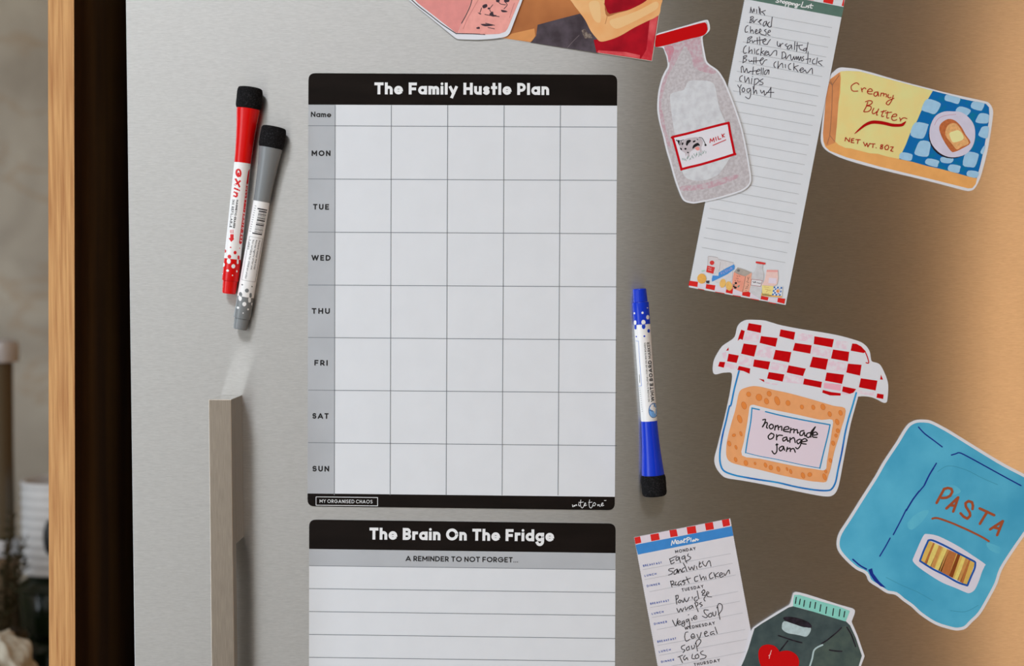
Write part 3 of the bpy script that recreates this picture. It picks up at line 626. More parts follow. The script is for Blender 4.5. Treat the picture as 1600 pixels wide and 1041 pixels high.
# ------------------------------------------------------------------ milk bottle magnet (over the list)
def mbase(x, y): return .0001 + max(0, (x-1023)/77.0)*.00105
k = Print('milk_bottle_magnet', 'milk bottle magnet with red cap and a cow label reading MILK', 'magnet', 1098, 180, mbase)
c = lambda s: T(1020, 20, 3.359, s)
body = catmull(c('8,118 100,88 190,62 275,38 292,44 299,68 298,92 280,112 262,126 264,160 274,215 288,262 340,300 372,345 388,380 420,460 445,530 470,610 490,700 506,790 517,868 508,905 480,930 440,948 330,980 230,1000 205,1001 170,992 150,970 130,920 110,860 88,780 70,720 52,640 38,590 25,525 24,470 30,410 45,350 62,310 78,280 74,240 64,210 52,184 15,180 6,165')[0], True, 3)
k.plate('card', body, .0006, CARD)
inn = inset(body, 2.6)
k.flat('glass_print', [inn], mat('bottle_glass', (176, 171, 175), .5, .08, rgb2=(190, 187, 191), nscale=420, detail=6, lo=.4, hi=.6))
k.flat('pink_wash_print', [catmull(c('62,180 130,160 170,160 150,200 110,280 80,330 60,400 45,480 60,560 70,620 95,700 80,700 45,590 35,520 36,430 55,350 88,285 80,230')[0], True, 3), catmull(c('160,150 245,128 258,200 270,260 330,305 310,320 220,290 200,220')[0], True, 3), catmull(c('150,910 250,900 430,850 440,870 300,920 160,935')[0], True, 3)], mat('bottle_pink', (184, 152, 163), .5, .08, rgb2=(188, 178, 184), nscale=330, detail=6, lo=.4, hi=.62))
k.flat('neck_blush_print', [catmull(c('60,180 95,172 112,190 100,230 84,262 78,225')[0], True, 3)], mat('bottle_blush', (196, 120, 136), .5, .08, rgb2=(184, 150, 162), nscale=300, detail=5), up=.00003)
k.flat('milk_print', [catmull(c('90,440 105,420 132,412 165,402 185,362 230,354 300,360 326,385 336,430 350,500 375,560 405,640 425,720 400,770 360,830 330,858 260,882 185,872 150,820 115,640 100,540')[0], True, 3)], mat('bottle_milk', (203, 207, 212), .5, .08, rgb2=(188, 190, 196), nscale=140, detail=6, lo=.42, hi=.7))
k.flat('cap_print', [catmull(c('14,122 20,118 100,95 190,70 262,52 280,56 286,74 285,96 262,120 180,140 90,165 20,180 12,165')[0], True, 3)], mat('cap_red', (186, 4, 10), .5, .1), up=0)
k.flat('label_print', T(1040, 170, 8.675, '97,385 845,195 862,215 932,612 222,818'), ink(215, 214, 222))
k.lines('label_frame', [catmull(p, False, 2) for p in T(1040, 170, 8.675, '98,392 97,382 300,335 520,275 700,228 838,195 855,205 875,330 905,470 932,605 925,618 700,690 480,755 330,790 222,818 213,812 180,690 140,540 98,392')], 3.7, mat('label_red', (184, 8, 22), .5, .1), False)
c = lambda s: T(1040, 170, 8.675, s)
k.flat('cow_print', [catmull(p, True, 2) for p in c('165,440 210,455 240,432 290,402 380,388 440,385 480,402 505,445 495,500 482,530 492,588 470,590 450,535 400,545 350,570 325,600 325,645 300,650 290,605 275,650 262,600 225,575 195,540 185,505')], mat('cow_grey', (186, 178, 184), .5, .08, noise=.05, nscale=300))
k.flat('cow_patch_print', [catmull(p, True, 2) for p in c('290,430 330,420 345,440 310,470 295,500 275,490 280,455; 370,440 400,428 405,445 375,458; 420,405 440,415 435,428; 365,545 370,505 400,475 440,462 468,500 440,500 400,520; 195,530 215,535 222,560 205,558; 255,535 280,530 282,552 260,555; 285,590 310,585 312,605; 165,425 190,432 185,480 178,470; 218,470 238,455 240,480 222,495; 530,478 550,480 555,500 530,505')], ink(24, 22, 26), up=0)
k.lines('cow_outline', c('142,430 165,435 210,432 245,420; 165,436 175,470 190,490 205,470 212,435; 455,388 490,395 515,430 542,488; 150,420 160,440'), .9, ink(30, 28, 32), up=0)
k.flat('udder_print', [catmull(p, True, 2) for p in c('400,530 440,515 462,540 445,565 410,555')], ink(226, 144, 136), up=0)
rr = random.Random(4)
k.lines('grass_print', [[(1040+x/8.675, 170+y/8.675), (1040+(x+rr.uniform(-14, 14))/8.675, 170+(y-rr.uniform(18, 42))/8.675)] for x, y in [(235+i*13+rr.uniform(-5, 5), 720-i*4.7+rr.uniform(-26, 12)) for i in range(25)]], .55, ink(96, 138, 124), False, up=0)
k.lines('milk_lettering', c('600,460 608,405 630,442 650,395 660,448; 678,385 687,430; 708,375 717,417 750,406; 762,345 774,390; 795,340 768,366 800,382; 642,496 815,421'), 1.25, mat('label_red', (184, 8, 22)), False, up=0)

# ------------------------------------------------------------------ photograph print and pink carton magnet at the top
def pbase(x, y): return .00005 + max(0, (x-780)/243.0)*.0011
k = Print('photo_print', 'glossy photograph of a person in a red top, partly under the pink carton', 'photograph', 915, 20, pbase)
c = lambda s: T(640, 0, 4, s)
GL = dict(rough=.25, spec=.4)
k.plate('paper', [(783, 59.6), (806, -85), (1041, -49), (1018.7, 95.6)], .0002, mat('photo_paper', (225, 220, 214), .25, .4))
k.flat('backdrop_print', [[(783.6, 59.2), (806.4, -84.4), (1040.4, -48.4), (1018.2, 95)]], mat('photo_brown', (186, 120, 72), .3, .15, rgb2=(148, 90, 54), nscale=18))
k.flat('paper_bag_print', c('585,238 640,210 780,178 785,225 765,262'), mat('photo_tan', (208, 144, 88), .3, .15, noise=.05, nscale=60), up=0)
k.flat('jeans_print', c('800,155 930,120 1065,85 1150,170 1190,260 1180,332 1000,304 755,266 790,225'), mat('photo_jeans', (84, 76, 84), .3, .15, rgb2=(62, 54, 60), nscale=70))
k.flat('red_top_print', c('1205,-120 1500,-100 1490,5 1400,55 1250,88 1222,60; 1150,250 1300,215 1400,165 1555,94 1513,379 1340,352 1168,328'), mat('photo_red', (172, 16, 34), .3, .15, rgb2=(140, 10, 28), nscale=55))
k.flat('red_sheen_print', c('1500,130 1552,98 1530,240 1513,379 1445,368 1480,310; 1180,315 1350,325 1440,345 1438,366 1340,350 1172,328'), mat('photo_red_sheen', (214, 92, 96), .3, .15, rgb2=(190, 40, 54), nscale=60), up=0)
k.flat('forearm_print', [catmull(c('985,-60 1205,-80 1218,20 1232,100 1300,82 1380,58 1480,4 1500,-40 1578,-20 1570,40 1556,96 1480,135 1400,175 1320,222 1255,248 1195,260 1165,235 1130,190 1100,130 1065,80 1020,20')[0], True, 4)], mat('photo_skin', (233, 182, 128), .3, .15, rgb2=(222, 158, 100), nscale=30))
k.flat('skin_light_print', [catmull(c('1250,130 1340,100 1440,60 1540,10 1550,50 1470,100 1380,145 1290,180')[0], True, 4), catmull(c('1120,20 1180,10 1195,80 1190,140 1150,120')[0], True, 4)], mat('photo_skin_light', (235, 188, 136), .3, .15, rgb2=(233, 184, 130), nscale=30), up=0)
k.lines('arm_fold_print', c('1215,20 1235,85 1228,130 1222,150'), .8, ink(176, 112, 66), up=0)
k.flat('buckle_print', c('1075,190 1095,180 1110,205 1135,215 1142,238 1095,240 1085,220'), mat('photo_metal', (140, 128, 118), .3, .15, rgb2=(84, 72, 70), nscale=500))
k.lines('seam_print', c('1060,220 1020,260 985,300'), .7, ink(116, 106, 110), up=0)

def cbase(x, y): return .0001 + (x-598)/216.0*.0013
k = Print('pink_carton_magnet', 'pink juice carton magnet with black brush marks at the top edge', 'magnet', 745, 20, cbase)
k.plate('card', rounded(c('-10,-2 285,237 300,245 420,249 520,243 590,233 612,224 627,206 705,0 745,-110 700,-330 220,-420 -160,-150')[0], 1.5, 2), .0006, CARD)
k.flat('carton_side_print', c('20,-15 50,18 285,202 300,208 388,0 420,-110 220,-300 -60,-120'), mat('carton_pink', (212, 138, 134), .5, .1, noise=.04, nscale=120))
k.flat('carton_front_print', c('388,0 302,206 470,216 560,212 598,198 612,180 688,0 715,-90 660,-280 420,-110'), mat('carton_pink_light', (226, 156, 148), .5, .1, noise=.05, nscale=160), up=0)
k.lines('carton_outline', c('-20,-30 20,6 60,42 130,95 200,150 285,206 300,210 400,212 470,216; 392,-10 378,40 350,100 325,145'), 1.4, mat('carton_line', (70, 62, 66), .5, .1), True)
k.lines('carton_crease', c('440,-20 400,50 360,120 335,180; 655,20 640,60 625,110'), 1.0, ink(196, 124, 120), up=0, split=True)
k.flat('brush_mark', [catmull(p, True, 3) for p in c('455,35 480,25 485,42 462,52; 488,50 498,46 500,56 490,58; 540,0 562,-4 560,12 545,14; 590,0 620,-6 622,10 602,14; 572,62 600,66 612,74 580,76; 500,85 520,72 526,92 545,95 528,104 505,98; 425,78 448,86 440,90; 445,150 505,152 520,160 470,164; 418,172 436,168 438,180 420,180')], mat('carton_ink', (62, 50, 58), .5, .1), up=0)
k.lines('brush_stroke', c('450,50 440,78; 470,90 500,96 530,100 560,104; 555,12 570,25 600,30; 592,8 610,30 590,55; 475,145 530,158; 490,172 530,180; 520,30 500,60 520,85'), 1.1, mat('carton_ink', (62, 50, 58)), up=0)

# ------------------------------------------------------------------ jam jar magnet
J1 = lambda s: T(1100, 490, 5.333, s)
J2 = lambda s: T(1100, 590, 5.204, s)
k = Print('jam_jar_magnet', 'jam jar magnet with red checked cloth lid and label homemade orange jam', 'magnet', 1250, 640)
out = J1('100,508 80,498 73,470 75,430 85,385 110,335 150,275 195,242 240,212 262,180 275,120 300,80 345,56 400,52 500,58 560,74 620,92 700,110 850,137 1000,160 1130,185 1240,215 1310,240 1355,275 1382,320 1390,370 1400,400 1450,415 1480,445 1515,520 1533,580 1535,640 1528,720 1518,742 1490,742 1440,715 1390,697 1330,690 1285,694')[0] \
    + J2('1250,170 1230,240 1195,370 1160,540 1130,700 1100,860 1075,930 1040,962 990,968 900,955 750,925 500,873 300,837 190,820 145,795 105,745 88,700 86,650 110,560 150,400 190,230 222,60')[0] + J1('232,500 180,493 145,497')[0]
k.plate('card', catmull(out, True, 3), .0006, CARD)
k.flat('pale_check_print', J1('1000,575 1145,592 1140,648 995,622; 470,262 590,288 572,380 430,352; 562,402 700,432 682,490 545,463; 905,272 1060,300 1050,370 893,340; 1040,385 1192,415 1178,490 1025,465; 300,345 412,368 402,440 288,422; 172,410 278,425 275,466 165,455; 1105,225 1205,235 1190,300 1090,285; 790,160 912,180 900,240 775,220; 345,145 465,165 450,240 330,220; 150,330 185,320 190,380 160,385; 670,500 830,530 820,590 660,570; 1280,640 1430,655 1425,690 1290,668; 510,570 620,588 600,596 515,582; 1150,650 1215,670 1180,680 1145,672'),
       mat('cloth_pale_pink', (219, 196, 210), .5, .1, rgb2=(218, 214, 222), nscale=220, lo=.42, hi=.6))
k.flat('pink_check_print', J1('1000,578 1143,594 1138,645 997,620'), ink(226, 168, 186), up=0)
k.flat('red_check_print', J1('''372,80 480,98 472,162 358,138; 310,135 340,145 322,220 300,212 280,228 290,190; 638,132 760,155 748,220 627,190; 920,190 1082,215 1068,283 914,255; 1235,250 1270,253 1310,275 1350,318 1330,330 1222,310; 475,188 613,205 597,278 463,245;
 758,245 897,265 885,335 740,308; 1075,300 1210,320 1200,400 1058,375; 330,250 442,265 418,360 308,335; 595,303 728,322 710,408 575,382; 905,360 1035,380 1015,470 880,445; 1200,418 1313,428 1300,518 1185,492; 205,282 205,308 183,310; 205,335 290,350 272,412 192,398; 418,383 552,402 535,468 408,442;
 705,432 848,460 825,522 688,492; 1022,492 1167,510 1150,587 1008,560; 1307,540 1445,560 1430,642 1290,615; 1475,510 1492,552 1467,550; 130,402 177,405 165,452 117,440; 290,437 385,458 380,503 330,480 278,470; 540,488 670,508 655,568 525,542; 835,542 983,570 975,620 825,590; 1158,607 1268,630 1245,660 1215,670 1150,650;
 455,543 500,552 503,573; 990,637 1060,655 1140,665 1138,685 1050,683 985,660; 1443,667 1497,675 1493,713 1437,702'''), mat('cloth_red', (188, 4, 12), .5, .1, noise=.05, nscale=200), label='red checks of the cloth lid')
k.lines('cloth_edge_print', J1('1345,325 1362,365 1372,412 1350,410'), 1.6, mat('cloth_red', (188, 4, 12)), up=0)
BL = mat('jar_blue', (24, 92, 178), .5, .1, rgb2=(44, 150, 206), nscale=30)
k.lines('jar_outline', [J1('292,478 270,560 250,640 225,760')[0] + J2('205,240 180,350 155,450 135,560 128,640 135,710 165,762 250,795 350,815 450,832 600,855 750,890 900,915 1000,920 1040,905 1070,850 1090,750 1120,610 1150,440 1180,320 1205,240 1238,125')[0]], 2.6, BL)
k.flat('jam_print', [catmull(J2('292,110 325,88 400,70 470,78 560,100 700,130 900,185 1050,230 1145,250 1142,330 1120,400 1095,490 1060,600 1030,740 1010,800 990,850 920,848 850,840 650,800 450,750 300,715 220,690 185,650 180,580 190,500 220,380 255,260 275,160')[0], True, 3)], mat('jam_orange', (229, 160, 108), .5, .1, noise=.04, nscale=100), label='orange jam area')
pe = [(363, 137, 18, 20), (447, 162, 25, 28), (530, 132, 18, 22), (508, 193, 18, 25), (595, 190, 20, 38), (683, 208, 18, 22), (796, 240, 15, 18), (888, 243, 14, 20), (967, 240, 18, 25), (1022, 298, 15, 22), (1110, 288, 15, 22), (1083, 362, 15, 25), (325, 228, 20, 32), (290, 338, 18, 35), (243, 470, 15, 12), (300, 458, 10, 20), (205, 538, 14, 22), (260, 568, 9, 18), (257, 668, 12, 20), (340, 695, 16, 22), (415, 700, 8, 12), (500, 713, 12, 20), (543, 733, 16, 20), (604, 745, 13, 22), (675, 745, 7, 15), (705, 765, 10, 20), (805, 797, 15, 25), (860, 790, 18, 17), (1088, 433, 15, 18), (1073, 472, 12, 15), (1050, 535, 14, 20), (1028, 675, 12, 18), (990, 765, 10, 15), (980, 808, 14, 28)]
pel = [ell(1100+x/5.204, 590+y/5.204, a/5.204, b/5.204, 10, -.35) for x, y, a, b in pe]
k.flat('peel_print', pel, mat('jam_peel', (221, 134, 66), .5, .1), up=.00002)
k.lines('peel_outline', [p + [p[0]] for p in pel], .5, ink(196, 104, 46), False, 'none')
k.flat('label_border_print', [catmull(J2('372,235 400,222 440,232 560,262 700,290 800,312 900,335 960,345 1045,345 1040,430 1020,560 1000,680 985,752 900,745 750,722 600,692 450,660 310,635 325,520 350,380 362,300')[0], True, 3)], CARD)
k.flat('jar_label_print', J2('392,250 560,290 1022,385 945,735 640,680 340,612'), ink(217, 204, 216))
k.lines('label_frame', J2('390,248 380,360 355,500 338,612; 1025,385 1005,480 970,620 942,738; 392,250 450,262; 500,278 620,308 800,345 1025,385'), 2.0, mat('frame_blue', (34, 138, 190), .5, .1), up=0)
k.lines('label_frame_bottom', J2('340,612 450,640 600,668 800,712 942,738'), 1.1, mat('frame_blue', (34, 138, 190)), up=0)
k.lines('jam_lettering', J2('''478,345 500,342 492,372 475,402; 478,400 500,368 515,372 508,405 518,412; 548,380 530,395 540,418 562,408 560,386 545,380; 580,392 575,428; 580,405 600,390 605,425; 605,408 630,398 632,430; 648,425 690,418 682,400 655,408 648,435 690,442; 706,412 700,450; 706,428 732,420 730,450; 732,432 757,424 760,452 768,448; 812,432 785,440 780,468 800,470 814,445 820,476 830,470; 872,448 840,455 835,482 860,482 905,402; 905,402 870,445 868,485; 880,470 922,464 910,445 890,452 882,482 918,488;
 548,452 522,478 532,502 560,492 568,465 548,455; 590,465 590,508; 590,488 608,470 638,472; 668,485 642,495 645,518 670,502 672,485 680,518 688,515; 700,490 698,528; 700,508 730,490 742,530; 780,502 755,515 765,540 785,522 790,505 785,550 762,580 745,570; 795,525 838,515 822,498 800,508 793,535 830,542;
 592,540 592,600 572,622 553,598; 585,548 600,545; 636,558 612,575 620,598 642,582 645,560 655,592; 678,568 670,602; 676,585 700,575 702,602; 702,588 728,578 742,608'''), 2.0, mat('lettering_black', (22, 20, 22)), True)

# ------------------------------------------------------------------ pasta bag magnet
c = lambda s: T(1300, 640, 2.974, s); c2 = lambda s: T(1400, 740, 5.205, s)
k = Print('pasta_bag_magnet', 'blue pasta bag magnet with brown word PASTA and a striped window', 'magnet', 1470, 815)
out = catmull(c('395,48 440,48 470,56 520,82 560,105 700,192 800,252 892,300 950,335 985,375 985,430 945,510 892,590 840,665 790,745 768,810 730,882 690,950 650,990 622,1018 590,1027 555,1024 480,1000 410,955 370,918 330,890 295,862 255,854 215,828 172,800 155,765 110,742 60,697 28,655 22,615 35,570 80,500 130,420 200,310 240,240 300,150 335,92 360,63')[0], True, 3)
k.plate('card', out, .0006, CARD)
k.flat('bag_print', [inset(out, 4.6)], mat('pasta_blue', (88, 178, 210), .5, .1, rgb2=(66, 157, 194), nscale=22, detail=6, lo=.35, hi=.68))
for p in c('505,370 560,350 600,380 560,400 520,395; 350,530 400,480 450,470 420,520 370,560; 720,620 780,640 775,670 730,650'): k.flat('bag_wash_print', [catmull(p, True, 3)], mat('pasta_blue_pale', (96, 184, 210), .5, .1, rgb2=(84, 174, 206), nscale=60), up=0)
NV = mat('pasta_navy', (26, 48, 138), .5, .1, noise=.1, nscale=100)
k.lines('seam_print', c('402,82 430,112 470,142 512,174; 555,212 575,206 595,202 640,224 720,268 800,312 878,354; 485,250 470,275; 430,352 405,382; 345,465 315,525 285,582; 270,598 250,635 222,682'), 2.0, NV, up=0)
k.lines('bold_seam_print', c('472,272 452,305 430,350; 405,380 375,420 345,470; 97,697 130,725 160,742'), 2.4, NV, up=0, split=True)
k.flat('bag_corner_print', c('168,745 186,738 192,762 220,800 252,830 225,822 195,795 178,770'), NV, up=0)
k.lines('crease_print', c('490,290 540,262 620,280 700,320 770,350; 250,780 330,820 400,850 470,890; 550,935 620,940 680,910'), .7, ink(56, 140, 172), up=0, split=True)
k.flat('window_border_print', [catmull(c2('205,540 228,500 250,492 330,505 420,545 520,600 620,665 722,735 722,752 700,800 680,860 655,920 632,955 595,974 560,965 480,930 380,890 280,830 180,760 138,715 140,690 170,620')[0], True, 3)], mat('window_lilac', (214, 212, 226), .5, .1))
base = c2('265,545 645,720 580,912 195,712')[0]
k.flat('window_print', [base], mat('pasta_yellow', (214, 178, 92), .5, .1, noise=.06, nscale=100))
a, b_, d_, e_ = base
st = {'pasta_brown': ((180, 112, 62), [(.10, .13), (.44, .60), (.86, .9)]), 'pasta_dark': ((130, 66, 30), [(.62, .68)]), 'pasta_cream': ((228, 206, 116), [(.14, .22), (.32, .40), (.73, .79)]), 'pasta_tan': ((196, 142, 80), [(.23, .29), (.40, .44), (.80, .85)])}
for nm, (cc, seg) in st.items():
    k.flat('pasta_strip_print', [[lerp(a, b_, s0), lerp(a, b_, s1), lerp(e_, d_, s1+.01), lerp(e_, d_, s0-.01)] for s0, s1 in seg], mat(nm, cc, .5, .1, noise=.06, nscale=300), up=0)
k.layer += .00005
k.lines('window_frame_print', c2('262,545 300,545 400,590 520,655 640,718; 645,725 640,770 610,840 582,908; 580,912 500,885 400,828 300,778 195,712; 262,548 225,630 195,710'), 2.9, mat('window_blue', (28, 84, 168), .5, .1))
BRN = mat('pasta_letter', (160, 80, 48), .5, .1)
k.lines('pasta_lettering', c2('330,240 362,180 392,125; 388,128 420,118 450,125 458,150 440,182 410,198 372,200; 410,285 505,195; 505,195 485,255 465,310; 440,258 482,264; 622,290 625,262 618,235 590,225 565,242 568,270 600,320 602,345 580,368 550,352 525,325; 680,285 740,312 798,340; 742,312 712,360 682,410; 765,455 868,388; 868,388 845,445 822,502; 800,440 845,452'), 4.0, BRN, False, up=0)
k.lines('underline_print', c2('295,368 340,364 450,402 520,432 600,468 700,518 755,552'), 3.0, BRN)

# ------------------------------------------------------------------ meal plan pad and dark carton magnet
k = Print('meal_plan', 'small meal plan pad with blue title band and handwritten meals', 'notepad', 1085, 940)
TL, TR = (990.6, 839.9), (1141.3, 810.4); BL_, BR_ = (1047.4, 1150), (1198.0, 1120)
k.plate('sheets', [TL, TR] + deckle(TR, BR_, (-1, .2)) + [BR_, BL_] + deckle(BL_, TL, (1, -.2)), .0005, mat('pad_white', (210, 209, 215), .6, .08, noise=.015, nscale=60))
m1 = lambda s: T(990, 810, 8.676, s); m2 = lambda s: T(1000, 920, 8.606, s)
k.flat('pale_check_print', m1('10,262 1300,8 1325,105 25,352'), ink(214, 205, 216), up=.00003)
k.flat('red_check_print', m1('10,262 88,246 105,332 25,350; 225,222 340,203 355,290 240,312; 485,165 580,150 600,242 500,258; 718,122 838,103 853,200 733,217; 965,72 1073,52 1090,148 982,165; 1195,25 1293,8 1308,98 1213,118'), mat('check_red', (208, 38, 34)), up=0)
k.flat('title_band', m1('25,360 1330,108 1352,238 58,494'), mat('pad_blue', (62, 132, 200), .6, .08, noise=.04, nscale=100), label='blue title band')
k.lines('title_lettering', m1('512,368 525,305 545,348 565,290 578,345; 582,338 612,320 600,303 582,322 595,346 625,335; 650,300 628,318 640,338 656,310 662,332; 672,318 695,290 690,278 676,300 680,330 700,322; 728,262 722,330; 705,285 748,260 758,282 725,302; 778,268 776,316; 818,290 797,305 805,318 824,296 830,312; 842,278 838,310; 842,298 862,280 866,300 882,288'), 1.4, TXTW, True)
rl = []; lab = []; dy = []
for i, (nm, bx0, by0, bx1, by1) in enumerate((('MONDAY', 1055.3, 865, 1087.3, 859.5), ('TUESDAY', 1065.5, 924.8, 1099.5, 918.6), ('WEDNESDAY', 1070, 984.8, 1117.3, 976.0), ('THURSDAY', 1084.5, 1041.5, 1125.3, 1034.2))):
    ox, oy = 11.2*i, 59.3*i
    for (a0, a1, a2, a3) in ((1004.5, 890.4, 1142, 865.2), (1007.3, 906, 1145, 880.4), (1015, 924.9, 1149.6, 898.6)):
        rl.append([(a0+ox, a1+oy), (a2+ox, a3+oy)])
    s_, w1 = text(nm, bx0, by0, bx1, by1, 4.9, .19, .26); dy += s_
    for t_, (a0, a1, a2, a3) in (('BREAKFAST', (1005, 886.2, 1034.4, 880.9)), ('LUNCH', (1007.4, 901.7, 1025.8, 898.4)), ('DINNER', (1010.8, 917.8, 1031.2, 914.1))):
        s_, w2 = text(t_, a0+ox, a1+oy, a2+ox, a3+oy, 3.4, .2, .34); lab += s_
k.lines('ruled_lines', rl, .55, ink(176, 178, 184), False, 'none', up=.00003)
k.lines('day_lettering', dy, w1, mat('day_ink', (54, 52, 58), .5, .08), False, up=0)
k.lines('meal_lettering', lab, w2, mat('meal_blue', (76, 100, 170), .5, .08), False)
hw = m1('''487,550 500,590 512,620 552,598; 490,552 540,530 585,512; 502,585 548,562; 608,525 575,540 578,575 605,560 618,525 622,560 635,602; 688,508 655,528 660,556 688,540 695,515 700,570 722,608; 742,482 732,510 772,530 758,558 712,582;
 545,678 485,688 478,712 525,722 520,750 472,772; 590,688 548,720 552,762 580,742 592,695 598,742; 598,700 612,742; 612,722 632,690 648,730; 690,668 660,690 660,732 692,715; 672,608 700,660 722,720; 742,660 765,702 788,660 812,702 824,640; 850,652 860,690; 892,590 890,665 925,650; 940,585 935,610 975,652 1000,600 1028,578 1048,652; 912,605 888,630;
 498,852 520,935; 500,862 532,850 545,878 520,900 565,905; 575,862 562,890 580,908 600,895; 640,850 605,875 612,912 640,885 648,908; 682,838 655,862 695,870 678,905; 712,795 735,850 752,880; 672,852 770,812; 872,785 828,802 832,855 872,848; 895,768 918,842; 918,828 945,790 962,836; 975,792 985,830; 1060,735 1025,772 1040,822 1080,802; 1085,738 1110,812; 1150,735 1102,778 1152,795; 1165,778 1205,757 1185,738 1162,765 1180,802 1220,782; 1222,745 1238,778 1262,742 1290,700 1302,752''')
hw += m2('''482,92 485,150 494,210; 475,102 508,90 512,125 485,150; 532,152 512,180 535,192 550,165 535,152; 560,155 582,185 598,125; 598,140 628,178 660,118; 700,110 706,135; 762,110 730,130 742,172 775,150; 768,30 780,90 790,140; 855,15 828,50 862,62 870,30 855,15 872,45 835,88 880,92 858,140 875,168; 885,85 925,60 905,42 892,80 915,108 962,112;
 495,268 520,320 545,268 568,308 585,262; 605,245 618,290 645,248; 702,225 665,242 662,275 690,265 705,235 718,265; 735,192 758,250 782,310; 735,195 768,185 778,218 752,242; 825,185 798,205 838,222 812,245;
 435,425 482,505 506,405; 508,470 542,452 528,432 505,458 522,488 565,472; 595,430 565,448 575,472 600,445 595,500 575,508 560,490; 655,408 620,422 632,452 658,420 668,512 640,505; 692,400 700,432; 650,350 654,354; 712,402 762,385 745,362 718,390 735,418 768,402; 918,290 862,288 868,330 905,368 885,392 838,370; 955,328 922,348 925,382 958,376 966,345 950,328; 975,318 990,368 1015,355 1018,308; 1040,232 1055,320 1075,415; 1032,260 1060,202 1102,220 1100,285 1052,352;
 645,585 612,592 600,655 622,708 668,682; 688,650 732,642 712,606 685,640 702,672 742,652; 765,615 795,672 822,590; 870,612 902,590 885,574 865,602 882,642 922,630; 992,575 950,590 952,622 985,602 1002,618; 1008,518 1022,560 1038,606;
 602,758 558,780 562,812 602,828 578,862; 658,775 622,802 635,832 662,812 655,775; 690,770 702,812 732,790 728,758; 750,722 760,780 772,840; 742,745 768,695 808,685 815,720 772,780;
 510,922 572,895; 532,915 550,955 570,996; 608,900 582,930 600,962 628,928 640,958; 705,882 698,938 740,945; 775,880 740,908 755,942 792,920 775,882; 848,838 812,860 832,888 885,902 872,935 808,950''')
k.lines('handwriting', hw, 1.05, mat('pen_black', (30, 28, 32), .5, .08), True)

def dbase(x, y): return .00008 + max(0, (1362-x)/190.0)*.0007
c = lambda s: T(1140, 910, 6.957, s)
k = Print('dark_carton_magnet', 'dark green carton magnet with mint top seal and a red heart', 'magnet', 1250, 990, dbase)
out = c('690,118 720,104 760,110 850,134 1000,182 1180,240 1340,285 1363,305 1360,340 1326,430 1395,590 1468,805 1430,905 1410,1050 1390,1250 300,1180 20,1120 60,1030 108,911 150,820 200,680 235,520 258,490 330,440 500,330 650,245 665,215')[0]
k.plate('card', rounded(out, 1.2, 2), .0006, CARD)
inn = c('690,262 640,275 500,360 350,450 270,505 240,600 205,720 160,840 128,911 85,1030 50,1105 300,1150 1370,1215 1390,1050 1405,905 1438,800 1370,600 1310,470 1265,425 1000,345')[0]
k.flat('carton_print', [inn], mat('carton_dark', (72, 86, 86), .5, .1, rgb2=(60, 74, 76), nscale=90, detail=5), label='dark green carton face')
k.flat('side_print', c('1225,480 1290,480 1370,610 1436,800 1405,905 1390,1100 870,1060 880,900 920,740 1010,670'), mat('carton_dark_side', (78, 92, 86), .5, .1, rgb2=(66, 80, 78), nscale=90, detail=5), up=.00003)
k.flat('seal_print', [rounded(c('702,138 760,138 1000,212 1180,262 1308,312 1262,428 1000,348 800,288 690,262 692,200')[0], 1, 2)], mat('seal_mint', (134, 204, 192), .5, .1, noise=.04, nscale=150))
tk = ((725, 165, 232), (768, 185, 242), (815, 198, 262), (880, 215, 275), (935, 220, 285), (992, 245, 315), (1055, 270, 340), (1130, 288, 362), (1200, 295, 368), (1252, 318, 378))
k.lines('seal_tick', [[(1140+x/6.957, 910+a/6.957), (1140+(x-10)/6.957, 910+b/6.957)] for x, a, b in tk], 1.7, ink(34, 38, 42), False, up=0)
k.flat('cup_print', [catmull(c('590,425 700,455 800,490 880,495 872,550 832,592 770,580 700,566 640,556 590,530 568,495')[0], True, 3)], mat('cup_pale', (176, 196, 200), .5, .1, noise=.08, nscale=300))
k.flat('cup_lid_print', [catmull(c('582,395 600,378 660,376 750,392 840,425 885,460 892,490 860,496 790,480 700,455 620,425')[0], True, 3)], mat('cup_black', (48, 42, 52), .5, .1, rgb2=(30, 26, 32), nscale=200), up=.00003)
k.lines('brush_line', c('530,580 650,620 720,642 785,658; 632,638 590,690 540,755; 1215,495 1170,540 1110,590 1060,630 1000,668; 1275,490 1320,565 1345,630 1370,700; 1085,738 1150,748 1220,752'), 2.0, mat('cup_black', (48, 42, 52)), up=0)
k.lines('light_line', c('1010,682 960,705 925,732 910,765 898,830 870,920 850,1000'), 2.6, mat('line_pale', (172, 194, 196), .5, .1), up=.00003)
k.flat('heart_print', [catmull(c('545,755 600,744 660,750 720,785 752,840 750,911 700,1000 620,1070 560,1120 480,1080 400,1020 340,911 316,830 315,750 350,695 420,677 490,695 530,735')[0], True, 3)], mat('heart_red', (194, 12, 16), .5, .1), label='red heart')
k.lines('heart_glint', c('455,742 440,785 430,830; 448,780 425,800'), 1.1, ink(226, 168, 166), up=0)

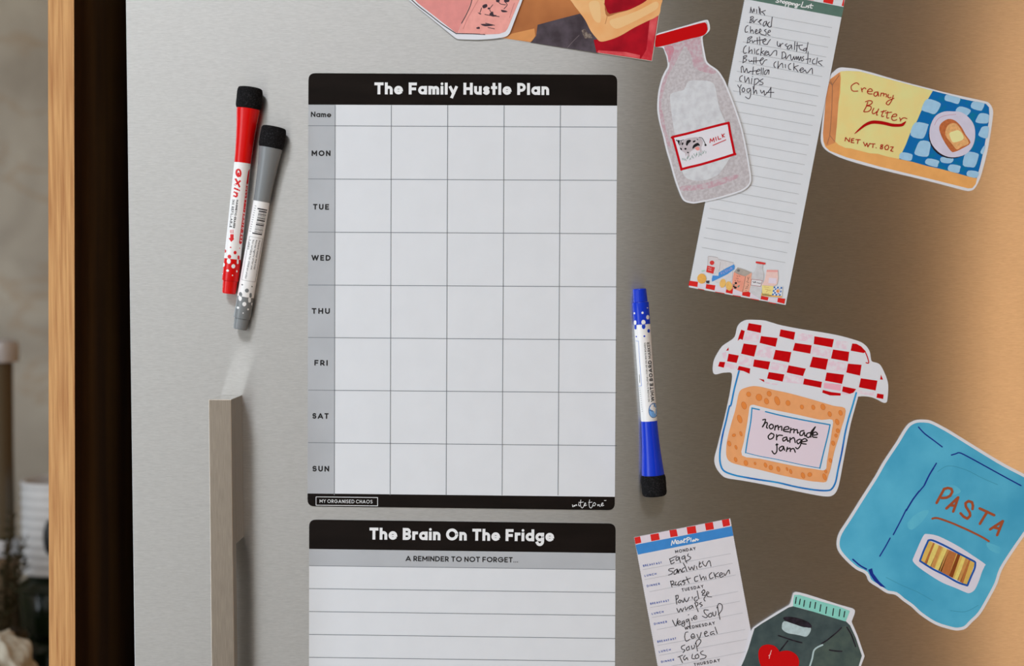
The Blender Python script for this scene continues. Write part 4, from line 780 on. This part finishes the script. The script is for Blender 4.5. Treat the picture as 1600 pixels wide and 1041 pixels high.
# ------------------------------------------------------------------ the three markers
FELT = mat('felt_black', (23, 23, 24), .95, .05, rgb2=(50, 49, 51), nscale=900, lo=.5, hi=.75, bump=1.0, bscale=900)
MW = mat('barrel_white', (224, 224, 224), .3, .4)
def marker(label, A0, B0, cname, rgb, flip):
    """A0 = eraser end, B0 = tip end (photo pixels)"""
    plastic = mat(cname, rgb, .25, .28)
    L = math.hypot(B0[0]-A0[0], B0[1]-A0[1]); ux, uy = (B0[0]-A0[0])/L, (B0[1]-A0[1])/L
    R0, R1 = 19.6*SPX*.985, 12.9*SPX*.985
    dc = lambda t: (R0+.0002) + (R1-R0)*min(max(t/L, 0), 1)
    at = lambda t: P(A0[0]+ux*t, A0[1]+uy*t, dc(t))
    e = empty('whiteboard_marker', P(A0[0]+ux*L*.5, A0[1]+uy*L*.5, 0), label, 'marker', 'whiteboard markers on the fridge door')
    o = e.location.copy(); S_ = SPX*.985
    al = (at(L)-at(0)).length/L
    def part(nm, prof, m, **kw): return lathe(nm, at(0), at(L), [(a*al, r*S_) for a, r in prof], m, e, o, **kw)
    rnd = random.Random(len(label))
    pr = [(0, 0.01), (0, 13), (.7, 16.5), (2.2, 18.4), (5, 19.2)] + [(5+i*2.3, 19.5) for i in range(1, 11)] + [(30.5, 19.2), (33, 18.2), (34.4, 16.2), (34.5, .01)]
    part('eraser', pr, FELT, seg=64, wob=.012, rnd=rnd)
    part('cap', [(33.5, .01), (33.5, 17.6), (36, 17.8), (45, 16.9), (55, 15.9), (65, 15.1), (78, 14.2), (95, 13.4), (110, 12.9), (117.5, 12.8), (118, 12.6), (118, .01)], plastic)
    part('barrel', [(118.1, .01), (118.1, 12.5), (119, 12.7), (269, 12.9), (269, .01)], MW)
    col_ = part('collar', [(269.1, .01), (269.1, 12.9), (302.6, 13), (303.8, 12.4), (304, .01)], plastic)
    pr = [(304.1, .01), (304.1, 11.2), (306, 11.3), (322.5, 10.6), (324, 9.8), (324.2, .01)]
    part('end_plug', [(a*L/324.2, r) for a, r in pr] if False else pr[:3] + [(L-2, 10.6), (L-.4, 9.9), (L, .01)], plastic, seg=24, smooth=False)
    def surf(px, py, h):
        t = (px-A0[0])*ux + (py-A0[1])*uy; s = (px-A0[0])*uy - (py-A0[1])*ux
        r = 13.0 if t > 268.5 else 12.7 + .2*(t-119)/150; s2 = max(-r*.985, min(r*.985, s))
        px += (s2-s)*uy; py -= (s2-s)*ux
        d = dc(t) + math.sqrt(max(r*r-s2*s2, 0))*S_
        q = P(px, py, d); ctr = at(t); v = (q-ctr); ax = (at(L)-at(0)).normalized(); v -= ax*v.dot(ax)
        return ctr + v.normalized()*(r*S_ + h + .00006)
    pk = Print.__new__(Print); pk.base = None; pk.surf = surf; pk.e = e; pk.o = o; pk.layer = .00002
    return pk, plastic
def dense(p, step=2.0):
    q = []
    for i in range(len(p)):
        a, b = p[i], p[(i+1) % len(p)]; n = max(1, int(math.hypot(b[0]-a[0], b[1]-a[1])/step))
        q += [lerp(a, b, j/n) for j in range(n)]
    return q
def pill(cx, cy, w, h, n=8):
    r = w/2
    return [(cx+r*math.cos(a), cy-h/2+r+r*math.sin(a)) for a in [math.pi+math.pi*i/n for i in range(n+1)]] + [(cx+r*math.cos(a), cy+h/2-r+r*math.sin(a)) for a in [math.pi*i/n for i in range(n+1)]]
dots = lambda x0, y0, k_, L_: [ell(x0+a/k_, y0+b/k_, c_/k_/2, d_/k_/2, 10) if abs(c_-d_) < c_*.8 else pill(x0+a/k_, y0+b/k_, c_/k_, d_/k_) for a, b, c_, d_ in L_]
MWP = mat('marker_print_white', (224, 224, 224), .4, .3); MK = mat('marker_print_black', (40, 40, 44), .4, .3)

pk, pl = marker('red whiteboard marker with black felt eraser, leftmost of the pair', (391.3, 136.6), (357.6, 459.2), 'marker_red', (202, 4, 6), False)
RP = mat('marker_print_red', (200, 20, 26), .4, .3)
pk.flat('dot_print', dots(340, 330, 7.43, [(153, 420, 17, 17), (97, 465, 26, 40), (205, 480, 40, 42), (264, 430, 9, 16), (140, 527, 38, 46), (250, 537, 24, 48)]), RP, up=0)
s1, w = text('GXin', 369.6, 261.5, 365.2, 308.5, 8.6, .3, .08, shear=.2); pk.lines('brand_lettering', s1, w, RP, False, 'square', up=0)
s1, w = text('MAGNETIC-ERASER', 369.6, 312.6, 364.0, 356.5, 2.9, .24, .12); s2, w = text('INK REFILLABLE', 364.2, 312, 359.6, 355.5, 3.1, .24, .14); pk.lines('barrel_lettering', s1+s2, w, MK, False, 'square', up=0)
pk.flat('arrow_print', T(340, 330, 7.43, '152,268 187,268 185,315 193,322 160,358 135,315 150,312'), RP, up=0)
pk.lines('arrow_dash_print', T(340, 330, 7.43, '155,218 154,258; 168,216 166,258; 182,216 180,258'), .8, RP, False, up=0)
pk.flat('side_band_print', [dense([(391.2, 263), (388.6, 268), (386, 285), (379, 345), (374.3, 379), (376, 382), (378.5, 380), (381, 362), (385, 325), (391.5, 266)], 3)], RP)
s1, w = text('BULLET 1-2mm/0.2oz', 386.3, 287, 376.2, 378, 2.7, .24, .16); pk.lines('band_lettering', s1, w, MWP, False, up=0)
pk.flat('dot_print', dots(340, 330, 7.43, [(133, 580, 40, 62), (240, 587, 22, 54), (78, 622, 34, 50), (185, 638, 50, 50), (120, 688, 28, 28), (230, 697, 16, 26), (65, 728, 14, 14), (174, 742, 17, 17)]), MWP, up=0)

pk, pl = marker('grey whiteboard marker with black felt eraser, beside the red one', (428.6, 198.0), (374.9, 515.0), 'marker_grey', (118, 122, 124), False)
GP = mat('marker_print_grey', (112, 116, 118), .4, .3)
pk.flat('dot_print', dots(330, 320, 4.96, [(245, 618, 12, 12), (320, 632, 12, 12), (278, 662, 32, 32), (232, 692, 22, 36), (309, 700, 20, 38)]), GP, up=0)
rr = random.Random(11); bars = []; t = 0.0
ax = ((393.2-401.6)/41.5, (367-326)/41.5); pr_ = (-ax[1]*-1, ax[0]*-1)
while t < 41:
    w_ = rr.choice((.5, .5, .7, 1.1, 2.0)) if t > 12 else rr.choice((1.2, 2.0, .6))
    L_ = 16.2 if (t < 1 or t > 38 or 18 < t < 20) else 13.8
    x, y = 402.2+ax[0]*t, 325+ax[1]*t; dx, dy_ = .987, .165
    o_ = 16.8-L_
    bars.append([(x+dx*o_, y+dy_*o_), (x+dx*(o_+L_/2), y+dy_*(o_+L_/2)), (x+dx*16.4, y+dy_*16.4), (x+dx*16.4+ax[0]*w_, y+dy_*16.4+ax[1]*w_), (x+dx*(o_+L_/2)+ax[0]*w_, y+dy_*(o_+L_/2)+ax[1]*w_), (x+dx*o_+ax[0]*w_, y+dy_*o_+ax[1]*w_)])
    t += w_ + rr.choice((.6, .9, 1.3))
pk.flat('barcode_print', bars, MK, up=0)
pk.lines('barcode_digit_print', [[(399.5+ax[0]*i*3.6-.2, 322+ax[1]*i*3.6), (401-.2+ax[0]*i*3.6, 322.3+ax[1]*i*3.6)] for i in range(12)], .9, mat('print_mid_grey', (140, 140, 142), .4, .3), False, up=0)
b4 = T(330, 320, 4.96, '302,245 402,262 345,598 242,580')[0]
pk.lines('notice_frame', [dense(b4, 4) + [b4[0]]], .5, mat('print_mid_grey', (140, 140, 142)), False, 'none', up=0)
st_ = []
for t_, s_ in (('Please keep the cap', '371,275 332,500'), ('Recap tightly after use', '346,272 305,500'), ('Not suitable for children under', '321,270 262,572'), ('3 years', '298,267 286,345')):
    (p0, p1), = T(330, 320, 4.96, s_); s1, w = text(t_, *p0, *p1, 2.9, .17, .13); st_ += s1
pk.lines('notice_lettering', st_, w, mat('print_text_grey', (84, 84, 88), .4, .3), False, up=0)
pk.flat('dot_print', dots(330, 320, 4.96, [(228, 722, 24, 42), (301, 736, 22, 40), (258, 766, 34, 34), (212, 795, 18, 18), (290, 808, 16, 16), (320, 770, 10, 22), (248, 835, 10, 10)]), MWP, up=0)

pk, pl = marker('blue whiteboard marker with eraser end down, right of the planner', (1022.8, 775.3), (999.2, 451), 'marker_blue', (4, 48, 184), True)
BP = mat('marker_print_blue', (16, 60, 180), .4, .3)
pk.flat('dot_print', dots(975, 440, 8.67, [(265, 607, 50, 72), (152, 614, 28, 68), (330, 667, 36, 52), (163, 745, 17, 22), (275, 738, 26, 26)]), BP, up=0)
pk.flat('dot_print', dots(975, 440, 8.67, [(137, 430, 20, 30), (250, 423, 32, 32), (312, 358, 14, 14), (317, 483, 40, 60), (262, 550, 56, 66), (148, 557, 32, 62)]), MWP, up=0)
s1, w = text('WHITE BOARD', 1021.9, 626.8, 1017.2, 562.5, 5.1, .25, .12, space=.3); pk.lines('name_lettering', s1, w, MK, False, 'square', up=0)
s1, w = text('MARKER', 1016.9, 559.8, 1014.3, 534.2, 4.2, .17, .12); pk.lines('name_lettering', s1, w, MK, False, 'square', up=0)
s1, w = text('NO XYLENE & TOLUENE / FOR USE ON WHITE BOARDS', 1015.1, 627, 1008.6, 535, 2.5, .17, .14); pk.lines('small_lettering', s1, w, MK, False, up=0)
pk.flat('side_band_print', [dense([(1017.6, 531), (1018.8, 530), (1022, 560), (1027, 600), (1028.5, 628), (1024.6, 628), (1021.5, 590)], 3)], mat('marker_navy', (28, 34, 110), .4, .3))
pk.lines('frame_print', T(985, 530, 7.43, '58,20 92,22 105,250 127,537 92,545'), .55, mat('frame_pale_blue', (96, 130, 204), .4, .3), False, up=0)
pk.lines('barcode_digit_print', [[(998.5+.35*i, 612+3.3*i-6), (1000+.35*i, 612+3.3*i-6)] for i in range(12)], .8, mat('print_mid_grey', (140, 140, 142)), False, up=0)
pk.lines('small_lettering', [[(997.3+.09*j, 535+j*1.0+58), (997.3+.09*j, 535.5+j+58)] for j in range(0)] or [[(998.6, 585), (999.3, 598)]], .6, MK, False, up=0)
pk.flat('emblem_print', [ell(1020.8, 640.7, 7.3, 11.2, 20)], mat('emblem_blue', (112, 164, 218), .4, .3))
pk.lines('emblem_outline', [ell(1020.8, 640.7, 7.3, 11.2, 20) + [(1028.1, 640.7)], [(1014.5, 640), (1019, 641.5), (1022, 631)]], .7, mat('marker_navy', (28, 34, 110)), False)
pk.flat('emblem_pencil_print', [[(1015, 637), (1017.5, 631.5), (1021, 631), (1020.5, 637.5), (1018.5, 640.5)], [(1020.6, 635), (1024.4, 637.5), (1021.6, 642.6), (1018.2, 639.8)]], MWP)

# ------------------------------------------------------------------ things on the worktop left of the oak panel (out of focus)
SB = (D + BD)/F
def up_lathe(nm, px, pyb, prof, m, e, d=-BD, seg=40, smooth=True):
    """prof in photo pixels above the foot at (px, pyb)"""
    o = P(px, pyb, d); s = SB
    return lathe(nm, o, o + Vector((0, 0, 1)), [(a*s, max(r*s, 1e-4)) for a, r in prof], m, e, e.location, seg, smooth=smooth)
ft = 1075
chrome = mat('satin_chrome', (186, 187, 190), .32, .5, .35, raw=True)
e = empty('pepper_mill', P(6, ft, -BD), 'tall pepper mill with chrome collar and brown grey body, on the worktop', 'pepper mill')
up_lathe('foot', 6, ft, [(0, 32), (4, 34), (40, 33), (120, 27), (180, 24), (205, 26), (212, 27), (212, 1)], mat('mill_wood', (104, 84, 62), .5, .4, raw=True, noise=.12, nscale=20), e)
up_lathe('ring', 6, ft, [(212.5, 1), (212.5, 27), (214, 28.5), (236, 28.5), (238, 27), (238, 1)], chrome, e)
up_lathe('body', 6, ft, [(238.5, 1), (238.5, 21), (380, 20), (516, 21), (516, 1)], mat('mill_smoke', (80, 69, 52), .25, .5, raw=True), e)
up_lathe('cap', 6, ft, [(516.5, 1), (516.5, 29), (519, 30), (545, 30), (549, 27), (552, 20), (553, 1)], chrome, e)
# white ribbed cup on two dark green pots
gp = mat('green_glaze', (20, 30, 16), .12, .6, raw=True)
for i, (zb_, zt_) in enumerate(((0, 92), (92.6, 184.5))):
    b_ = P(96, ft, -BD); b_.z += zb_*SB
    e = empty('green_pot', b_, ['dark green glazed pot standing on the worktop under another pot', 'dark green glazed pot carrying the white ribbed cup'][i], 'pot', 'green pots')
    y0 = ft - zb_
    up_lathe('pot_body', 96, y0, [(0, 1), (0, 52), (5, 60), (60, 63), (66, 62), (66, 1)], gp, e)
    up_lathe('pot_lid', 96, y0, [(66.4, 1), (66.4, 64), (72, 64.5), (78, 60), (86, 48), (91.5, 44), (91.5, 1)], gp, e)
b_ = P(96, ft, -BD); b_.z += 185*SB
e = empty('ribbed_cup', b_, 'white ribbed cup with a dark oval badge standing on green pots', 'cup')
pr = [(0, 1), (0, 54)]
for i in range(1, 62): pr.append((i*2.3, 57.5 + 1.1*math.sin(i*2.3*2*math.pi/15)))
pr += [(142, 58.5), (143.5, 57.5), (143.5, 52), (141, 51), (90, 50), (88, 1)]
up_lathe('cup_body', 96, ft-185, pr, mat('cup_white', (194, 194, 194), .5, .3, raw=True), e)
o = P(76, 842, -BD+.051); V = []; n = 20
for h, s in ((0, 1), (-.006, 1), (-.008, .8)):
    for i in range(n):
        a = 2*math.pi*i/n; V.append((o.x + math.cos(a)*.0085*s, o.y + h + .010, o.z + math.sin(a)*.023*s))
Fc = [[j*n+i, j*n+(i+1) % n, (j+1)*n+(i+1) % n, (j+1)*n+i] for j in range(2) for i in range(n)] + [list(range(2*n, 3*n))]
link('badge', V, Fc, mat('badge_dark', (22, 22, 20), .4, .4, raw=True), e, e.location, True)
# herb pot
b_ = P(-2, ft, -BD+.10); rr = random.Random(3); s_h = (D+BD-.10)/F
e = empty('potted_herb', b_, 'small dark potted herb with thin dry stems in front of the pepper mill', 'plant')
lathe('pot', b_, b_+Vector((0, 0, 1)), [(0, .0001), (0, .024), (.004, .027), (.062, .034), (.065, .033), (.06, .030), (.058, .0001)], mat('herb_pot', (58, 44, 20), .5, .3, raw=True), e, e.location)
V = []; Fc = []; LV = []; LF = []
for i in range(26):
    a = rr.uniform(0, 2*math.pi); sp_ = rr.uniform(.008, .026); h = rr.uniform(.08, .155)
    p0 = b_ + Vector((math.cos(a)*.012, math.sin(a)*.012, .055)); pts = []
    for j in range(6):
        t = j/5; pts.append(p0 + Vector((math.cos(a)*sp_*t*t, math.sin(a)*sp_*t*t, h*t)) + Vector((rr.uniform(-.002, .002), rr.uniform(-.002, .002), 0)))
    for j in range(5):
        q = len(V)
        for pp in (pts[j], pts[j+1]):
            for m_ in range(4): V.append(pp + Vector((math.cos(m_*math.pi/2)*.0007, math.sin(m_*math.pi/2)*.0007, 0)))
        Fc += [[q+m_, q+(m_+1) % 4, q+4+(m_+1) % 4, q+4+m_] for m_ in range(4)]
        for _ in range(7):
            c0 = lerp3 = pts[j].lerp(pts[j+1], rr.random()); dr_ = Vector((rr.uniform(-1, 1), rr.uniform(-1, 1), rr.uniform(.1, 1))).normalized(); sd = dr_.orthogonal().normalized()
            l_ = rr.uniform(.006, .012); q = len(LV)
            LV += [c0, c0+dr_*l_*.5+sd*.0014, c0+dr_*l_, c0+dr_*l_*.5-sd*.0014]; LF.append([q, q+1, q+2, q+3])
link('stem', V, Fc, mat('herb_stem', (62, 52, 34), .7, .2, raw=True), e, e.location, kind='stuff')
link('foliage', LV, LF, mat('herb_leaf', (48, 46, 26), .7, .2, raw=True, noise=.3, nscale=60), e, e.location, kind='stuff')
# crumpled cream cloth
b_ = P(-6, 1075, -BD+.20); me = bmesh.new()
bmesh.ops.create_icosphere(me, subdivisions=5, radius=1.0)
for v in me.verts:
    n_ = v.co.normalized(); f_ = 1 + .10*math.sin(n_.x*9+n_.y*4) * math.cos(n_.z*8+1) + .06*math.sin(n_.x*21+n_.z*17) + .04*math.cos(n_.y*33+n_.x*12)
    v.co = Vector((n_.x*.042*f_, n_.y*.034*f_, max(n_.z*.052*f_, -.012)+.012))
me_ = bpy.data.meshes.new('cloth'); me.to_mesh(me_); me.free()
for p in me_.polygons: p.use_smooth = True
me_.materials.append(mat('cloth_cream', (184, 178, 162), .8, .2, raw=True))
o = bpy.data.objects.new('crumpled_cloth', me_); col.objects.link(o); o.location = b_
tag(o, 'crumpled cream cloth at the bottom left corner beside the dark herb', 'cloth')

# ------------------------------------------------------------------ behind the camera, what the steel mirrors
brownwood = mat('brown_veneer', (132, 112, 66), 0.5, 0.3, raw=True, rgb2=(118, 99, 57), nscale=5, stretch=(8, 8, .6))
cupboard('tall_brown_cupboard', .36, 2.28, YB+.002, YB+.62, 2.5, brownwood, 'brown veneer tall cupboard on the wall opposite the fridge')
# unseen glowing column, added to put a soft warm streak on the steel
LX, LY = 1.25, -1.85
e = empty('added_streak_lamp', (LX, LY, 0), 'tall glowing column added opposite the fridge for the warm streak at right', 'lamp')
lathe('streak_lamp_foot', (LX, LY, .002), (LX, LY, 1), [(0, .001), (0, .12), (.02, .12), (.025, .02), (.30, .02), (.30, .001)], darkwood, e, e.location)
lm = mat('streak_lamp_glow', (235, 200, 150), .7, .2, raw=True); b_ = lm.node_tree.nodes['Principled BSDF']
b_.inputs['Emission Color'].default_value = (1.0, .52, .22, 1); b_.inputs['Emission Strength'].default_value = 3.8
lathe('streak_lamp_tube', (LX, LY, .302), (LX, LY, 2), [(0, .001), (0, .06), (1.95, .06), (1.95, .001)], lm, e, e.location)
